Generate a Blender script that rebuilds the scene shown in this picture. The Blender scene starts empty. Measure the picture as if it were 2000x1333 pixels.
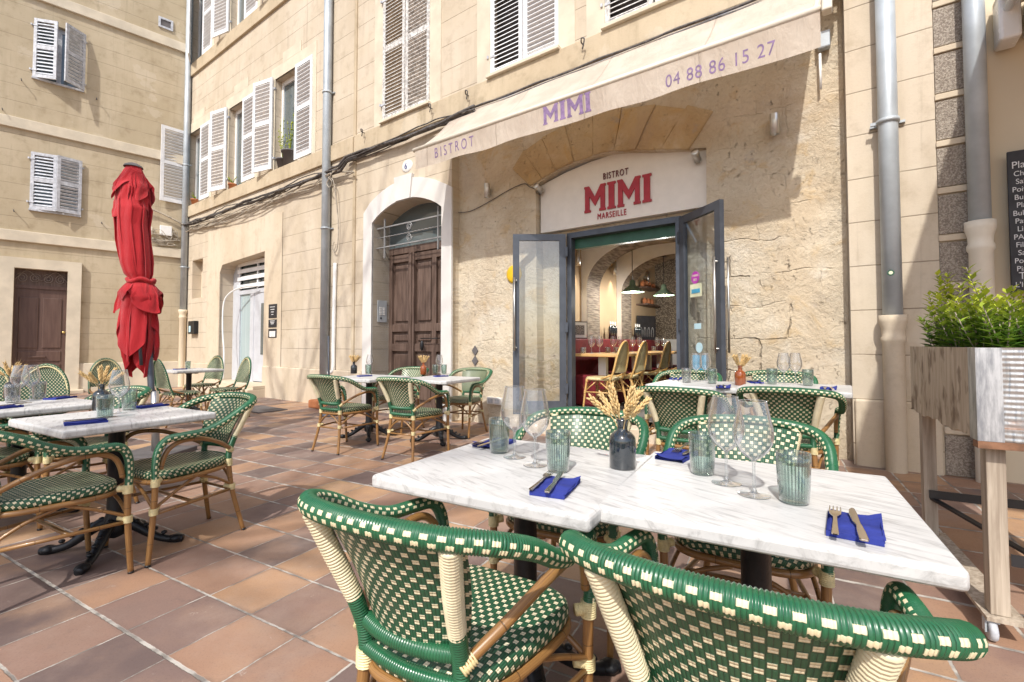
import bpy, bmesh, math, random
from mathutils import Vector as Vec, Matrix, noise as mn
from mathutils.geometry import delaunay_2d_cdt
random.seed(11)
SC = bpy.context.scene
COL = SC.collection
PI = math.pi
R = math.radians
# ------------------------------------------------------------------ survey camera: turns a photo pixel + a real plane into a point
F = 913.; TH = R(1.8); H = 1.15; CX = 1000.; CY = 672 - F * math.tan(TH)
_c, _s = math.cos(TH), math.sin(TH)
def ray(px, py):
    x = (px - CX) / F; y = -(py - CY) / F
    return (x, _c - y * _s, _s + y * _c)
OM = (-.86, 6.945); aM = math.atan2(-.584, .8118)
OL = (-8.9, 12.7); aL = math.atan2(.7005, .7136)
def fac(px, py, n=0, O=OM, a=aM):
    d = ray(px, py); e = (math.cos(a), math.sin(a)); m = (-math.sin(a), math.cos(a))
    k = (O[0] * m[0] + O[1] * m[1] - n) / (d[0] * m[0] + d[1] * m[1])
    return ((d[0] * k - O[0]) * e[0] + (d[1] * k - O[1]) * e[1], H + d[2] * k)
def facL(px, py, n=0): return fac(px, py, n, OL, aL)
def at(px, py, z):
    d = ray(px, py); k = (z - H) / d[2]
    return Vec((d[0] * k, d[1] * k, z))
def fw(t, n, z):   # main facade frame to world
    return Vec((OM[0] + t * math.cos(aM) + n * math.sin(aM), OM[1] + t * math.sin(aM) - n * math.cos(aM), z))
def lw(t, n, z):
    return Vec((OL[0] + t * math.cos(aL) + n * math.sin(aL), OL[1] + t * math.sin(aL) - n * math.cos(aL), z))
def sst(a, b, x):
    x = min(1, max(0, (x - a) / (b - a))); return x * x * (3 - 2 * x)
def gz(x, y):      # the square rises a little towards the restaurant wall on the right
    ex, ey = math.cos(aM), math.sin(aM)
    t = (x - OM[0]) * ex + (y - OM[1]) * ey; n = (x - OM[0]) * ey - (y - OM[1]) * ex
    return .09 * sst(1., 4.6, t) * sst(2.6, .5, n)
# ------------------------------------------------------------------ mesh builder
class B:
    def __init__(s): s.v = []; s.f = []; s.uv = []; s.sm = []
    def add(s, vs, fs, uvs=None, smooth=False):
        o = len(s.v); s.v += [tuple(p) for p in vs]
        for i, f in enumerate(fs):
            s.f.append([o + k for k in f]); s.uv.append(uvs[i] if uvs else None); s.sm.append(smooth)
        return s
    def box(s, x0, x1, y0, y1, z0, z1, M=None):
        vs = [Vec((x, y, z)) for x in (x0, x1) for y in (y0, y1) for z in (z0, z1)]
        if M: vs = [M @ p for p in vs]
        return s.add(vs, [(0, 1, 3, 2), (4, 6, 7, 5), (0, 4, 5, 1), (2, 3, 7, 6), (0, 2, 6, 4), (1, 5, 7, 3)])
    def bbox(s, x0, x1, y0, y1, z0, z1, b=.004, M=None, seg=2):
        bm = bmesh.new(); bmesh.ops.create_cube(bm, size=1)
        for p in bm.verts: p.co = Vec(((x0 + x1) / 2 + p.co.x * (x1 - x0), (y0 + y1) / 2 + p.co.y * (y1 - y0), (z0 + z1) / 2 + p.co.z * (z1 - z0)))
        bmesh.ops.bevel(bm, geom=bm.edges[:], offset=b, segments=seg, profile=.5, affect='EDGES')
        bm.verts.index_update()
        s.add([(M @ p.co if M else p.co.copy()) for p in bm.verts], [[q.index for q in f.verts] for f in bm.faces], None, False); bm.free(); return s
    def bar(s, p, q, w, h=None):
        p = Vec(p); q = Vec(q); h = h or w; d = q - p; L = d.length
        M = Matrix.Translation(p) @ d.to_track_quat('Z', 'Y').to_matrix().to_4x4()
        return s.box(-w / 2, w / 2, -h / 2, h / 2, 0, L, M)
    def tube(s, pts, r, n=10, ring=None, per=6, mid=False, cap=True, smooth=True, sx=1, closed=False, lin=False):
        P = [Vec(p) for p in pts]; rr = list(r) if hasattr(r, '__len__') else [r] * len(P)
        if not lin and len(P) > 2: P, rr = crom(P, rr, per, closed)
        if ring:
            pitch, amp, k = ring; P, rr, S = resamp(P, rr, pitch / k)
            rr = [a * (1 - amp + amp * abs(math.sin(PI * u / pitch)) * 1.6) for a, u in zip(rr, S)]
        m = len(P)
        T = [(P[(i + 1) % m] - P[i - 1]).normalized() if closed else (P[min(i + 1, m - 1)] - P[max(i - 1, 0)]).normalized() for i in range(m)]
        i0 = m // 2 if mid else 0
        up = Vec((0, 0, 1)); N0 = up - T[i0] * up.dot(T[i0])
        if N0.length < .05: up = Vec((0, 1, 0)); N0 = up - T[i0] * up.dot(T[i0])
        N = [None] * m; N[i0] = N0.normalized()
        for rng in (range(i0 + 1, m), range(i0 - 1, -1, -1)):
            prev = N[i0]
            for i in rng:
                a = prev - T[i] * prev.dot(T[i]); prev = a.normalized() if a.length > 1e-6 else prev; N[i] = prev
        vs = []; L = [0.]
        for i in range(1, m): L.append(L[-1] + (P[i] - P[i - 1]).length)
        for i in range(m):
            b = T[i].cross(N[i])
            for j in range(n):
                a = 2 * PI * j / n
                vs.append(P[i] + (N[i] * math.cos(a) + b * math.sin(a) * sx) * rr[i])
        fs = []; uv = []
        for i in range(m if closed else m - 1):
            for j in range(n):
                i2 = (i + 1) % m; j2 = (j + 1) % n
                fs.append((i * n + j, i * n + j2, i2 * n + j2, i2 * n + j))
                u0, u1 = L[i], (L[i + 1] if i + 1 < m else L[i])
                uv.append(((u0, j / n), (u0, (j + 1) / n), (u1, (j + 1) / n), (u1, j / n)))
        if cap and not closed:
            fs.append(tuple(reversed(range(n)))); uv.append(((L[0], .1),) * n)
            fs.append(tuple(range((m - 1) * n, m * n))); uv.append(((L[-1], .1),) * n)
        return s.add(vs, fs, uv, smooth)
    def lathe(s, prof, n=24, c=(0, 0, 0), rib=None, M=None, smooth=True, zcut=None):
        c = Vec(c); vs = []; m = len(prof); fs = []; uv = []
        for i, (r, z) in enumerate(prof):
            for j in range(n):
                a = 2 * PI * j / n; q = r * (1 + (rib(i, j) if rib else 0))
                p = Vec((q * math.cos(a), q * math.sin(a), z)) + c
                vs.append(M @ p if M else p)
        for i in range(m - 1):
            for j in range(n):
                j2 = (j + 1) % n
                fs.append((i * n + j, i * n + j2, (i + 1) * n + j2, (i + 1) * n + j))
                uv.append(((j / n, prof[i][1]), ((j + 1) / n, prof[i][1]), ((j + 1) / n, prof[i + 1][1]), (j / n, prof[i + 1][1])))
        return s.add(vs, fs, uv, smooth)
    def prism(s, poly, y0, y1, M=None):   # poly in x,z, extruded in y (y0 = front)
        n = len(poly); vs = [Vec((x, y0, z)) for x, z in poly] + [Vec((x, y1, z)) for x, z in poly]
        if M: vs = [M @ p for p in vs]
        fs = [tuple(range(n)), tuple(reversed(range(n, 2 * n)))] + [(i, i + n, (i + 1) % n + n, (i + 1) % n) for i in range(n)]
        return s.add(vs, fs)
    def grid(s, fn, nu, nv, uvf=None, smooth=True, closeu=False):
        vs = [fn(i / nu, j / nv) for i in range(nu + 1) for j in range(nv + 1)]
        fs = []; uv = []
        for i in range(nu):
            for j in range(nv):
                a = i * (nv + 1) + j; fs.append((a, a + nv + 1, a + nv + 2, a + 1))
                if uvf: uv.append(tuple(uvf(x / nu, y / nv) for x, y in ((i, j), (i + 1, j), (i + 1, j + 1), (i, j + 1))))
        return s.add(vs, fs, uv if uvf else None, smooth)
    def wall(s, outer, holes=(), y=0., depth=.3, depths=None):   # x,z plane facing -y, holes get reveals going +y
        pts = []; edges = []
        for lp in [outer] + list(holes):
            o = len(pts); pts += [Vec((a, b)) for a, b in lp]; edges += [(o + i, o + (i + 1) % len(lp)) for i in range(len(lp))]
        v2, e2, f2, *_ = delaunay_2d_cdt(pts, edges, [], 0, 1e-5)
        def ins(p, lp):
            r = False
            for i in range(len(lp)):
                (x1, z1), (x2, z2) = lp[i], lp[i - 1]
                if (z1 > p[1]) != (z2 > p[1]) and p[0] < (x2 - x1) * (p[1] - z1) / (z2 - z1) + x1: r = not r
            return r
        fs = []
        for f in f2:
            c = (sum(v2[i][0] for i in f) / len(f), sum(v2[i][1] for i in f) / len(f))
            if ins(c, outer) and not any(ins(c, h) for h in holes):
                a, b, cc = [v2[i] for i in f[:3]]
                if (b[0] - a[0]) * (cc[1] - a[1]) - (b[1] - a[1]) * (cc[0] - a[0]) < 0: f = list(reversed(f))
                fs.append(tuple(f))
        s.add([(p[0], y, p[1]) for p in v2], fs)
        for k, lp in enumerate(holes):
            d = depths[k] if depths else depth; n = len(lp)
            s.add([(a, y, b) for a, b in lp] + [(a, y + d, b) for a, b in lp], [(i, (i + 1) % n, (i + 1) % n + n, i + n) for i in range(n)])
        return s
    def ell(s, c, rad, M=None, nu=8, nv=6):
        vs = []; fs = []
        for i in range(nv + 1):
            p = PI * i / nv
            for j in range(nu):
                a = 2 * PI * j / nu; q = Vec((rad[0] * math.sin(p) * math.cos(a), rad[1] * math.sin(p) * math.sin(a), rad[2] * math.cos(p)))
                vs.append((M @ q if M else q) + Vec(c))
        for i in range(nv):
            for j in range(nu): fs.append((i * nu + j, i * nu + (j + 1) % nu, (i + 1) * nu + (j + 1) % nu, (i + 1) * nu + j))
        return s.add(vs, fs, None, True)
    def obj(s, name, mat, parent=None, loc=None, rz=None, bevel=0, fix=True, **tags):
        if name in SPLIT:
            gs = islands(s)
            if len(gs) > 1:
                return [g.obj1(name, mat, parent, loc, rz, bevel, fix, **tags) for g in gs][0]
        return s.obj1(name, mat, parent, loc, rz, bevel, fix, **tags)
    def obj1(s, name, mat, parent=None, loc=None, rz=None, bevel=0, fix=True, **tags):
        me = bpy.data.meshes.new(name); me.from_pydata(s.v, [], s.f)
        me.polygons.foreach_set('use_smooth', s.sm)
        if any(s.uv):
            ul = me.uv_layers.new(name='UVMap'); k = 0
            for f, u in zip(s.f, s.uv):
                for q in range(len(f)):
                    ul.data[k].uv = u[q] if u else (0, 0); k += 1
        me.materials.append(mat)
        if fix:
            bm = bmesh.new(); bm.from_mesh(me); bmesh.ops.recalc_face_normals(bm, faces=bm.faces); bm.to_mesh(me); bm.free()
        me.update()
        o = bpy.data.objects.new(name, me); COL.objects.link(o)
        if parent: o.parent = parent
        if loc is not None: o.location = loc
        if rz is not None: o.rotation_euler = (0, 0, rz)
        if bevel:
            m = o.modifiers.new('b', 'BEVEL'); m.width = bevel; m.segments = 2; m.limit_method = 'ANGLE'; m.angle_limit = R(40)
        return tag(o, **tags)
SPLIT = {'window_trim', 'plinth', 'window_sill', 'string_course', 'sill_course', 'quoin', 'arm', 'hinge', 'button', 'outlet', 'leg', 'base_rail', 'jar', 'board', 'tile', 'door_panel', 'pipe_clamp', 'door_frame', 'party_strip', 'bracket', 'shop_front', 'inner_white_wall', 'door_handle', 'bar', 'window', 'slat_grille', 'lower_rail', 'moulding', 'surround_return', 'inner_box', 'stretcher', 'scroll', 'binding'}
def islands(s):
    par = list(range(len(s.v)))
    def find(a):
        while par[a] != a: par[a] = par[par[a]]; a = par[a]
        return a
    for f in s.f:
        r = find(f[0])
        for k in f[1:]: par[find(k)] = r
    bb = {}
    for i, p in enumerate(s.v):
        r = find(i); q = bb.setdefault(r, [list(p), list(p)])
        for a in range(3): q[0][a] = min(q[0][a], p[a]); q[1][a] = max(q[1][a], p[a])
    ks = list(bb); g = {k: k for k in ks}
    def fg(a):
        while g[a] != a: a = g[a]
        return a
    for i, a in enumerate(ks):
        for c in ks[i + 1:]:
            if all(bb[a][0][x] - .003 <= bb[c][1][x] and bb[c][0][x] - .003 <= bb[a][1][x] for x in range(3)): g[fg(a)] = fg(c)
    out = {}
    for f, u, m in zip(s.f, s.uv, s.sm): out.setdefault(fg(find(f[0])), []).append((f, u, m))
    res = []
    for fl_ in out.values():
        n = B(); mp = {}
        for f, u, m in fl_:
            for k in f:
                if k not in mp: mp[k] = len(n.v); n.v.append(s.v[k])
            n.f.append([mp[k] for k in f]); n.uv.append(u); n.sm.append(m)
        res.append(n)
    return res
def crom(P, rr, per, closed=False):
    out = []; ro = []; n = len(P)
    rng = range(n) if closed else range(n - 1)
    for i in rng:
        if closed: a, b, c, d = P[i - 1], P[i], P[(i + 1) % n], P[(i + 2) % n]; r0, r1 = rr[i], rr[(i + 1) % n]
        else: a, b, c, d = P[max(i - 1, 0)], P[i], P[i + 1], P[min(i + 2, n - 1)]; r0, r1 = rr[i], rr[i + 1]
        for k in range(per):
            t = k / per
            out.append(.5 * ((2 * b) + (c - a) * t + (2 * a - 5 * b + 4 * c - d) * t * t + (3 * b - a - 3 * c + d) * t ** 3)); ro.append(r0 + (r1 - r0) * t)
    if not closed: out.append(P[-1]); ro.append(rr[-1])
    return out, ro
def resamp(P, rr, ds):
    L = [0.]
    for i in range(1, len(P)): L.append(L[-1] + (P[i] - P[i - 1]).length)
    m = max(2, int(L[-1] / ds)); o = []; ro = []; S = []; k = 0
    for i in range(m + 1):
        u = L[-1] * i / m
        while k < len(L) - 2 and L[k + 1] < u: k += 1
        t = (u - L[k]) / max(1e-9, L[k + 1] - L[k]); o.append(P[k].lerp(P[k + 1], t)); ro.append(rr[k] + (rr[k + 1] - rr[k]) * t); S.append(u)
    return o, ro, S
def tag(o, label=None, cat=None, group=None, kind=None):
    if label: o['label'] = label
    if cat: o['category'] = cat
    if group: o['group'] = group
    if kind: o['kind'] = kind
    return o
def empty(name, loc, rz=0, **tags):
    o = bpy.data.objects.new(name, None); COL.objects.link(o); o.location = loc; o.rotation_euler = (0, 0, rz); o.empty_display_size = .1
    return tag(o, **tags)
def dup(src, loc=None, rz=None, label=None, parent=None, group=None, scale=None):
    o = src.copy(); COL.objects.link(o)
    if parent: o.parent = parent
    if loc is not None: o.location = loc
    if rz is not None: o.rotation_euler = (0, 0, rz)
    if scale: o.scale = scale
    if label: o['label'] = label
    if group: o['group'] = group
    for ch in list(src.children): dup(ch, parent=o)
    return o
def children_first(first, flag, *a, **k): pass
def text_b(txt, size, ext=.002, sx=1., font=None, align='LEFT', spacing=1.):
    cu = bpy.data.curves.new('txt', 'FONT'); cu.body = txt; cu.size = size; cu.extrude = ext; cu.align_x = align; cu.space_character = spacing
    o = bpy.data.objects.new('txt', cu); COL.objects.link(o); bpy.context.view_layer.update()
    me = bpy.data.meshes.new_from_object(o.evaluated_get(bpy.context.evaluated_depsgraph_get()))
    vs = [Vec((p.co.x * sx, -p.co.z, p.co.y)) for p in me.vertices]; fs = [tuple(f.vertices) for f in me.polygons]
    bpy.data.objects.remove(o); bpy.data.curves.remove(cu); bpy.data.meshes.remove(me)
    b = B(); b.add(vs, fs); return b
# ------------------------------------------------------------------ materials
class NT:
    def __init__(s, name, rough=.6, metal=0., spec=.5):
        s.m = bpy.data.materials.new(name); s.m.use_nodes = True; s.t = s.m.node_tree; s.b = s.t.nodes['Principled BSDF']
        s.b.inputs['Roughness'].default_value = rough; s.b.inputs['Metallic'].default_value = metal
        s.b.inputs['Specular IOR Level'].default_value = spec; s._tc = None
    def node(s, ty, **k):
        n = s.t.nodes.new(ty)
        for a, b in k.items(): setattr(n, a, b)
        return n
    def put(s, sock, v):
        if isinstance(v, bpy.types.NodeSocket): s.t.links.new(v, sock)
        elif isinstance(v, (tuple, list)) and sock.type == 'RGBA' and len(v) == 3: sock.default_value = (*v, 1)
        else: sock.default_value = v
    def tc(s, out='Object'):
        if not s._tc: s._tc = s.node('ShaderNodeTexCoord')
        return s._tc.outputs[out]
    def xyz(s, v=None):
        n = s.node('ShaderNodeSeparateXYZ'); s.put(n.inputs[0], v or s.tc()); return n.outputs
    def comb(s, x, y, z):
        n = s.node('ShaderNodeCombineXYZ')
        for i, a in enumerate((x, y, z)): s.put(n.inputs[i], a)
        return n.outputs[0]
    def map(s, v=None, sc=(1, 1, 1), loc=(0, 0, 0), rot=(0, 0, 0)):
        n = s.node('ShaderNodeMapping'); s.put(n.inputs[0], v or s.tc()); n.inputs[1].default_value = loc; n.inputs[2].default_value = rot; n.inputs[3].default_value = sc; return n.outputs[0]
    def mth(s, op, a, b=0., c=0., clamp=False):
        n = s.node('ShaderNodeMath', operation=op, use_clamp=clamp); s.put(n.inputs[0], a); s.put(n.inputs[1], b); s.put(n.inputs[2], c); return n.outputs[0]
    def noise(s, v=None, scale=5., det=4., rough=.55, dist=0., out=0):
        n = s.node('ShaderNodeTexNoise'); s.put(n.inputs['Vector'], v or s.tc()); n.inputs['Scale'].default_value = scale; n.inputs['Detail'].default_value = det; n.inputs['Roughness'].default_value = rough; n.inputs['Distortion'].default_value = dist; return n.outputs[out]
    def vor(s, v=None, scale=5., feat='F1', out=0):
        n = s.node('ShaderNodeTexVoronoi', feature=feat); s.put(n.inputs['Vector'], v or s.tc()); n.inputs['Scale'].default_value = scale; return n.outputs[out]
    def white(s, v):
        n = s.node('ShaderNodeTexWhiteNoise', noise_dimensions='3D'); s.put(n.inputs['Vector'], v); return n.outputs[0]
    def ss(s, v, a, b, lo=0., hi=1.):
        n = s.node('ShaderNodeMapRange', interpolation_type='SMOOTHSTEP'); s.put(n.inputs[0], v)
        for i, x in enumerate((a, b, lo, hi)): s.put(n.inputs[i + 1], x)
        return n.outputs[0]
    def ramp(s, v, stops, interp='LINEAR'):
        n = s.node('ShaderNodeValToRGB'); s.put(n.inputs[0], v); r = n.color_ramp; r.interpolation = interp
        while len(r.elements) < len(stops): r.elements.new(.5)
        for e, (p, c) in zip(r.elements, stops): e.position = p; e.color = (*c, 1)
        return n.outputs[0]
    def mix(s, f, a, b, bt='MIX'):
        n = s.node('ShaderNodeMix', data_type='RGBA', blend_type=bt); s.put(n.inputs[0], f); s.put(n.inputs[6], a); s.put(n.inputs[7], b); return n.outputs[2]
    def col(s, v): s.put(s.b.inputs['Base Color'], v); return s
    def bump(s, h, st=.5, dist=.01, prev=None):
        n = s.node('ShaderNodeBump'); s.put(n.inputs['Height'], h); n.inputs['Strength'].default_value = st; n.inputs['Distance'].default_value = dist
        if prev: s.put(n.inputs['Normal'], prev)
        s.put(s.b.inputs['Normal'], n.outputs[0]); return n.outputs[0]
def simple(name, c, rough=.6, metal=0., var=.15, scale=8., bump=.15, bd=.003, spec=.5):
    m = NT(name, rough, metal, spec); n = m.noise(scale=scale, det=5)
    m.col(m.mix(m.ss(n, .3, .7), tuple(x * (1 - var) for x in c), tuple(min(1, x * (1 + var * .6)) for x in c)))
    if bump: m.bump(m.noise(scale=scale * 8, det=3), bump, bd)
    m.put(m.b.inputs['Roughness'], m.ss(m.noise(scale=scale * 1.7), .2, .8, rough * .85, min(1, rough * 1.15)))
    return m.m
def stucco(name, c1, c2, stain, z0, sp=.39, js=.6, joints=True):
    m = NT(name, .9, 0, .2); x, y, z = m.xyz()
    p = m.comb(x, y, m.mth('MULTIPLY', z, .45)); big = m.noise(p, .9, 6, .6, .4); mid = m.noise(scale=4., det=6, rough=.65)
    streak = m.noise(m.comb(m.mth('MULTIPLY', x, 5.), y, m.mth('MULTIPLY', z, .5)), 1., 5, .6)
    c = m.mix(m.ss(big, .35, .65), c1, c2); c = m.mix(m.mth('MULTIPLY', m.ss(mid, .48, .75), .55), c, stain); c = m.mix(m.mth('MULTIPLY', m.ss(streak, .5, .8), .4), c, stain)
    fine = m.noise(scale=60., det=4, rough=.7); h = m.mth('ADD', m.mth('MULTIPLY', fine, .5), mid)
    c = m.mix(m.mth('MULTIPLY', m.ss(fine, .5, .8), .18), c, tuple(a * .55 for a in stain))
    drip = m.noise(m.comb(m.mth('MULTIPLY', x, 9.), y, m.mth('MULTIPLY', z, .35)), 1., 6, .65, .3); c = m.mix(m.mth('MULTIPLY', m.mth('MULTIPLY', m.ss(drip, .55, .75), m.ss(big, .4, .6)), .5), c, tuple(a * .62 for a in stain)); patch = m.ss(m.noise(m.map(loc=(5, 2, 7)), 1.1, 6, .55, .2), .60, .63); c = m.mix(m.mth('MULTIPLY', patch, .35), c, (.62, .55, .44))
    if joints:
        q = m.mth('ADD', m.mth('DIVIDE', m.mth('SUBTRACT', z, z0), sp), .5); wob = m.mth('MULTIPLY', m.mth('SUBTRACT', m.noise(scale=3., det=3), .5), .02)
        fr = m.mth('ABSOLUTE', m.mth('SUBTRACT', m.mth('FRACT', m.mth('ADD', q, wob)), .5))
        ln = m.ss(fr, .009, .017, 1., 0.); ln = m.mth('MULTIPLY', ln, m.ss(m.noise(scale=2.5, det=4), .28, .5, .35, 1.))
        c = m.mix(m.mth('MULTIPLY', ln, js), c, (.15, .11, .075)); h = m.mth('SUBTRACT', h, m.mth('MULTIPLY', ln, 2.))
        blk = m.white(m.comb(m.mth('FLOOR', m.mth('MULTIPLY', x, .8)), 0., m.mth('FLOOR', q))); c = m.mix(m.mth('MULTIPLY', blk, .12), c, (.62, .52, .36))
    m.col(c); m.bump(h, .5, .006); return m.m
def weave(name, g, w, P=.029, Hh=.0175, gap=.18):
    m = NT(name, .42, 0, .5); uvn = m.xyz(m.tc('UV')); u = m.mth('DIVIDE', uvn[0], P); v = m.mth('DIVIDE', uvn[1], Hh)
    row = m.mth('FLOOR', v); fv = m.mth('FRACT', v); uu = m.mth('ADD', u, m.mth('MULTIPLY', row, .5)); fu = m.mth('FRACT', uu)
    a = m.mth('MULTIPLY', m.ss(m.mth('ABSOLUTE', m.mth('SUBTRACT', fu, .5)), .18, .215, 1., 0.), m.ss(m.mth('ABSOLUTE', m.mth('SUBTRACT', fv, .5)), .31, .37, 1., 0.))
    st = m.mth('ABSOLUTE', m.mth('SINE', m.mth('MULTIPLY', uu, PI * 4))); st2 = m.mth('ABSOLUTE', m.mth('SINE', m.mth('MULTIPLY', v, PI * 2.)))
    gg = m.mix(m.ss(st, 0., .45), tuple(x * gap for x in g), g); ww = m.mix(m.ss(st2, 0., .3), tuple(x * .45 for x in w), w)
    edge = m.ss(m.mth('ABSOLUTE', m.mth('SUBTRACT', fv, .5)), .44, .5); gg = m.mix(m.mth('MULTIPLY', edge, .6), gg, tuple(x * .2 for x in g))
    var = m.noise(scale=30., det=2); gg = m.mix(m.mth('MULTIPLY', var, .35), gg, tuple(min(1, x * 1.7) for x in g))
    oi = m.node('ShaderNodeObjectInfo').outputs['Random']; hs = m.node('ShaderNodeHueSaturation'); m.put(hs.inputs['Value'], m.ss(oi, 0., 1., .78, 1.15)); m.put(hs.inputs['Saturation'], m.ss(oi, 0., 1., 1.05, .9)); dirt = m.noise(scale=7., det=5, rough=.7); m.put(hs.inputs['Color'], m.mix(m.mth('MULTIPLY', m.ss(dirt, .5, .75), .35), m.mix(a, gg, ww), (.07, .075, .045))); m.col(hs.outputs[0]); m.put(m.b.inputs['Roughness'], m.ss(dirt, .3, .7, .38, .62)); h = m.mth('ADD', m.mth('MULTIPLY', m.mth('MULTIPLY', st, m.mth('SUBTRACT', 1., edge)), .6), m.mth('MULTIPLY', a, m.mth('ADD', .6, m.mth('MULTIPLY', st2, .5))))
    m.bump(h, .9, .0022); m.b.inputs['Coat Weight'].default_value = .15; m.b.inputs['Coat Roughness'].default_value = .25; return m.m
def railmat(name, g, w, rows=((.145, .225, 0.), (.255, .335, .5), (.68, .75, 0.), (.78, .85, .5)), P=.030):
    m = NT(name, .3, 0, .5); q = m.xyz(m.tc('UV')); f = 0.
    for a, b, off in rows:
        k = m.mth('MULTIPLY', m.ss(m.mth('ABSOLUTE', m.mth('SUBTRACT', q[1], (a + b) / 2)), (b - a) / 2 * .8, (b - a) / 2, 1., 0.),
                  m.ss(m.mth('ABSOLUTE', m.mth('SUBTRACT', m.mth('FRACT', m.mth('ADD', m.mth('DIVIDE', q[0], P), off)), .5)), .22, .26, 1., 0.))
        f = m.mth('MAXIMUM', f, k)
    n = m.noise(scale=18., det=3); gg = m.mix(n, tuple(x * .7 for x in g), tuple(min(1, x * 1.35) for x in g))
    gr = m.mth('ABSOLUTE', m.mth('SINE', m.mth('MULTIPLY', q[0], PI / .0065))); gg = m.mix(m.ss(gr, 0., .3), tuple(x * .3 for x in g), gg)
    sc_ = m.noise(scale=11., det=6, rough=.75); fin = m.mix(m.mth('MULTIPLY', m.ss(sc_, .55, .72), .35), m.mix(f, gg, w), (.06, .09, .05)); m.col(fin); m.put(m.b.inputs['Roughness'], m.ss(sc_, .35, .7, .26, .55)); m.b.inputs['Coat Weight'].default_value = .18; m.b.inputs['Coat Roughness'].default_value = .22
    m.bump(f, .6, .0015); return m.m
def bamboo(name, c1, c2):
    m = NT(name, .35, 0, .5); q = m.xyz(m.tc('UV')); n = m.noise(m.comb(m.mth('MULTIPLY', q[0], 3.), m.mth('MULTIPLY', q[1], 14.), 0.), 3., 5)
    ring = m.ss(m.mth('ABSOLUTE', m.mth('SUBTRACT', m.mth('FRACT', m.mth('MULTIPLY', q[0], 4.6)), .5)), .0, .012, 1., 0.)
    c = m.mix(m.ss(n, .3, .7), c1, c2); m.col(m.mix(m.mth('MULTIPLY', ring, .8), c, tuple(x * .25 for x in c1))); m.b.inputs['Coat Weight'].default_value = .3
    m.bump(m.mth('SUBTRACT', m.mth('MULTIPLY', n, .3), ring), .4, .002); return m.m
def glass(name, tint=(1, 1, 1), edge=(.6, .65, .62), gl=.12, rough=.02, painted_sheen=.02, ribs=0):
    m = NT(name); t = m.t; t.nodes.remove(m.b); out = t.nodes['Material Output']
    tr = m.node('ShaderNodeBsdfTransparent'); gs = m.node('ShaderNodeBsdfGlossy'); gs.inputs['Roughness'].default_value = rough
    lw_ = m.node('ShaderNodeLayerWeight'); lw_.inputs[0].default_value = .5
    tc_ = m.mix(m.ss(lw_.outputs['Facing'], .30, .97), tint, edge)
    if ribs: rb_ = m.mth('ABSOLUTE', m.mth('SINE', m.mth('MULTIPLY', m.xyz(m.tc('UV'))[0], PI * ribs))); tc_ = m.mix(m.ss(rb_, .0, .55, 1., 0.), tc_, tuple(x * .62 for x in edge))
    m.put(tr.inputs[0], tc_); mx = m.node('ShaderNodeMixShader')
    m.put(mx.inputs[0], m.mth('ADD', .10, m.mth('MULTIPLY', m.mth('POWER', lw_.outputs['Facing'], 2.4), gl * 3.2), clamp=True)); m.put(mx.inputs[1], tr.outputs[0]); m.put(mx.inputs[2], gs.outputs[0])
    df = m.node('ShaderNodeBsdfDiffuse'); m.put(df.inputs[0], tuple(.55 + .4 * x for x in edge)); m2 = m.node('ShaderNodeMixShader'); m.put(m2.inputs[0], m.mth('ADD', painted_sheen, m.mth('MULTIPLY', m.mth('POWER', lw_.outputs['Facing'], 4.), painted_sheen * 9), clamp=True)); m.put(m2.inputs[1], mx.outputs[0]); m.put(m2.inputs[2], df.outputs[0]); m.put(out.inputs[0], m2.outputs[0])  # painted sheen: white diffuse stands in for the bright sky-lit glass edges
    return m.m
def emis(name, c, st):
    m = NT(name); m.col(c); m.put(m.b.inputs['Emission Color'], c); m.b.inputs['Emission Strength'].default_value = st; return m.m

GREEN = (.016, .108, .046); CREAM = (.72, .64, .42)
M = {}
M['stM'] = stucco('facade_stucco', (.51, .43, .325), (.60, .52, .415), (.36, .29, .205), 1.055)
M['stL'] = stucco('old_stucco', (.44, .365, .25), (.53, .45, .325), (.29, .225, .14), .27, .375, .45)
M['stP'] = stucco('smooth_stucco', (.56, .47, .35), (.63, .54, .42), (.42, .34, .24), 0, joints=False)
M['band'] = stucco('band_stone', (.48, .39, .27), (.55, .46, .33), (.29, .23, .15), 0, joints=False)
M['trimL'] = simple('pale_trim', (.62, .55, .43), .85, var=.12, scale=3.)
M['white'] = simple('white_wall_paint', (.66, .64, .61), .8, var=.06, scale=2., bump=.2)
M['cream'] = simple('cream_paint', (.66, .56, .41), .8, var=.05, scale=1.5, bump=.1)
M['creampl'] = simple('cream_plastic', (.72, .66, .55), .5, var=.05)
M['shut'] = simple('white_shutter_paint', (.78, .79, .80), .55, var=.08, scale=6)
M['shutg'] = simple('grey_shutter_paint', (.52, .54, .58), .6, var=.25, scale=14, bump=.4)
M['shutold'] = simple('flaking_shutter_paint', (.62, .60, .57), .7, var=.45, scale=22, bump=.6)
M['metal'] = simple('brushed_steel', (.62, .61, .58), .32, 1., var=.06, bump=.05)
M['zinc'] = simple('zinc_pipe', (.42, .46, .49), .45, .2, var=.14, scale=4., bump=.15)
M['dark'] = simple('black_cast_iron', (.018, .019, .022), .42, .3, var=.3, scale=12, bump=.3)
M['blackpaint'] = simple('black_paint', (.02, .02, .022), .35, var=.2)
M['frame'] = simple('anthracite_frame', (.075, .085, .105), .35, .2, var=.15)
M['green'] = simple('dark_green_paint', (.02, .09, .05), .4)
M['wood'] = NT('door_wood', .55).m
m = NT('door_wood', .55); n = m.noise(m.map(sc=(14, 14, 1.2)), 2., 6, .6, .4); m.col(m.mix(m.ss(n, .3, .7), (.075, .045, .033), (.15, .10, .078))); m.bump(n, .3, .003); M['wood'] = m.m
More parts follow.
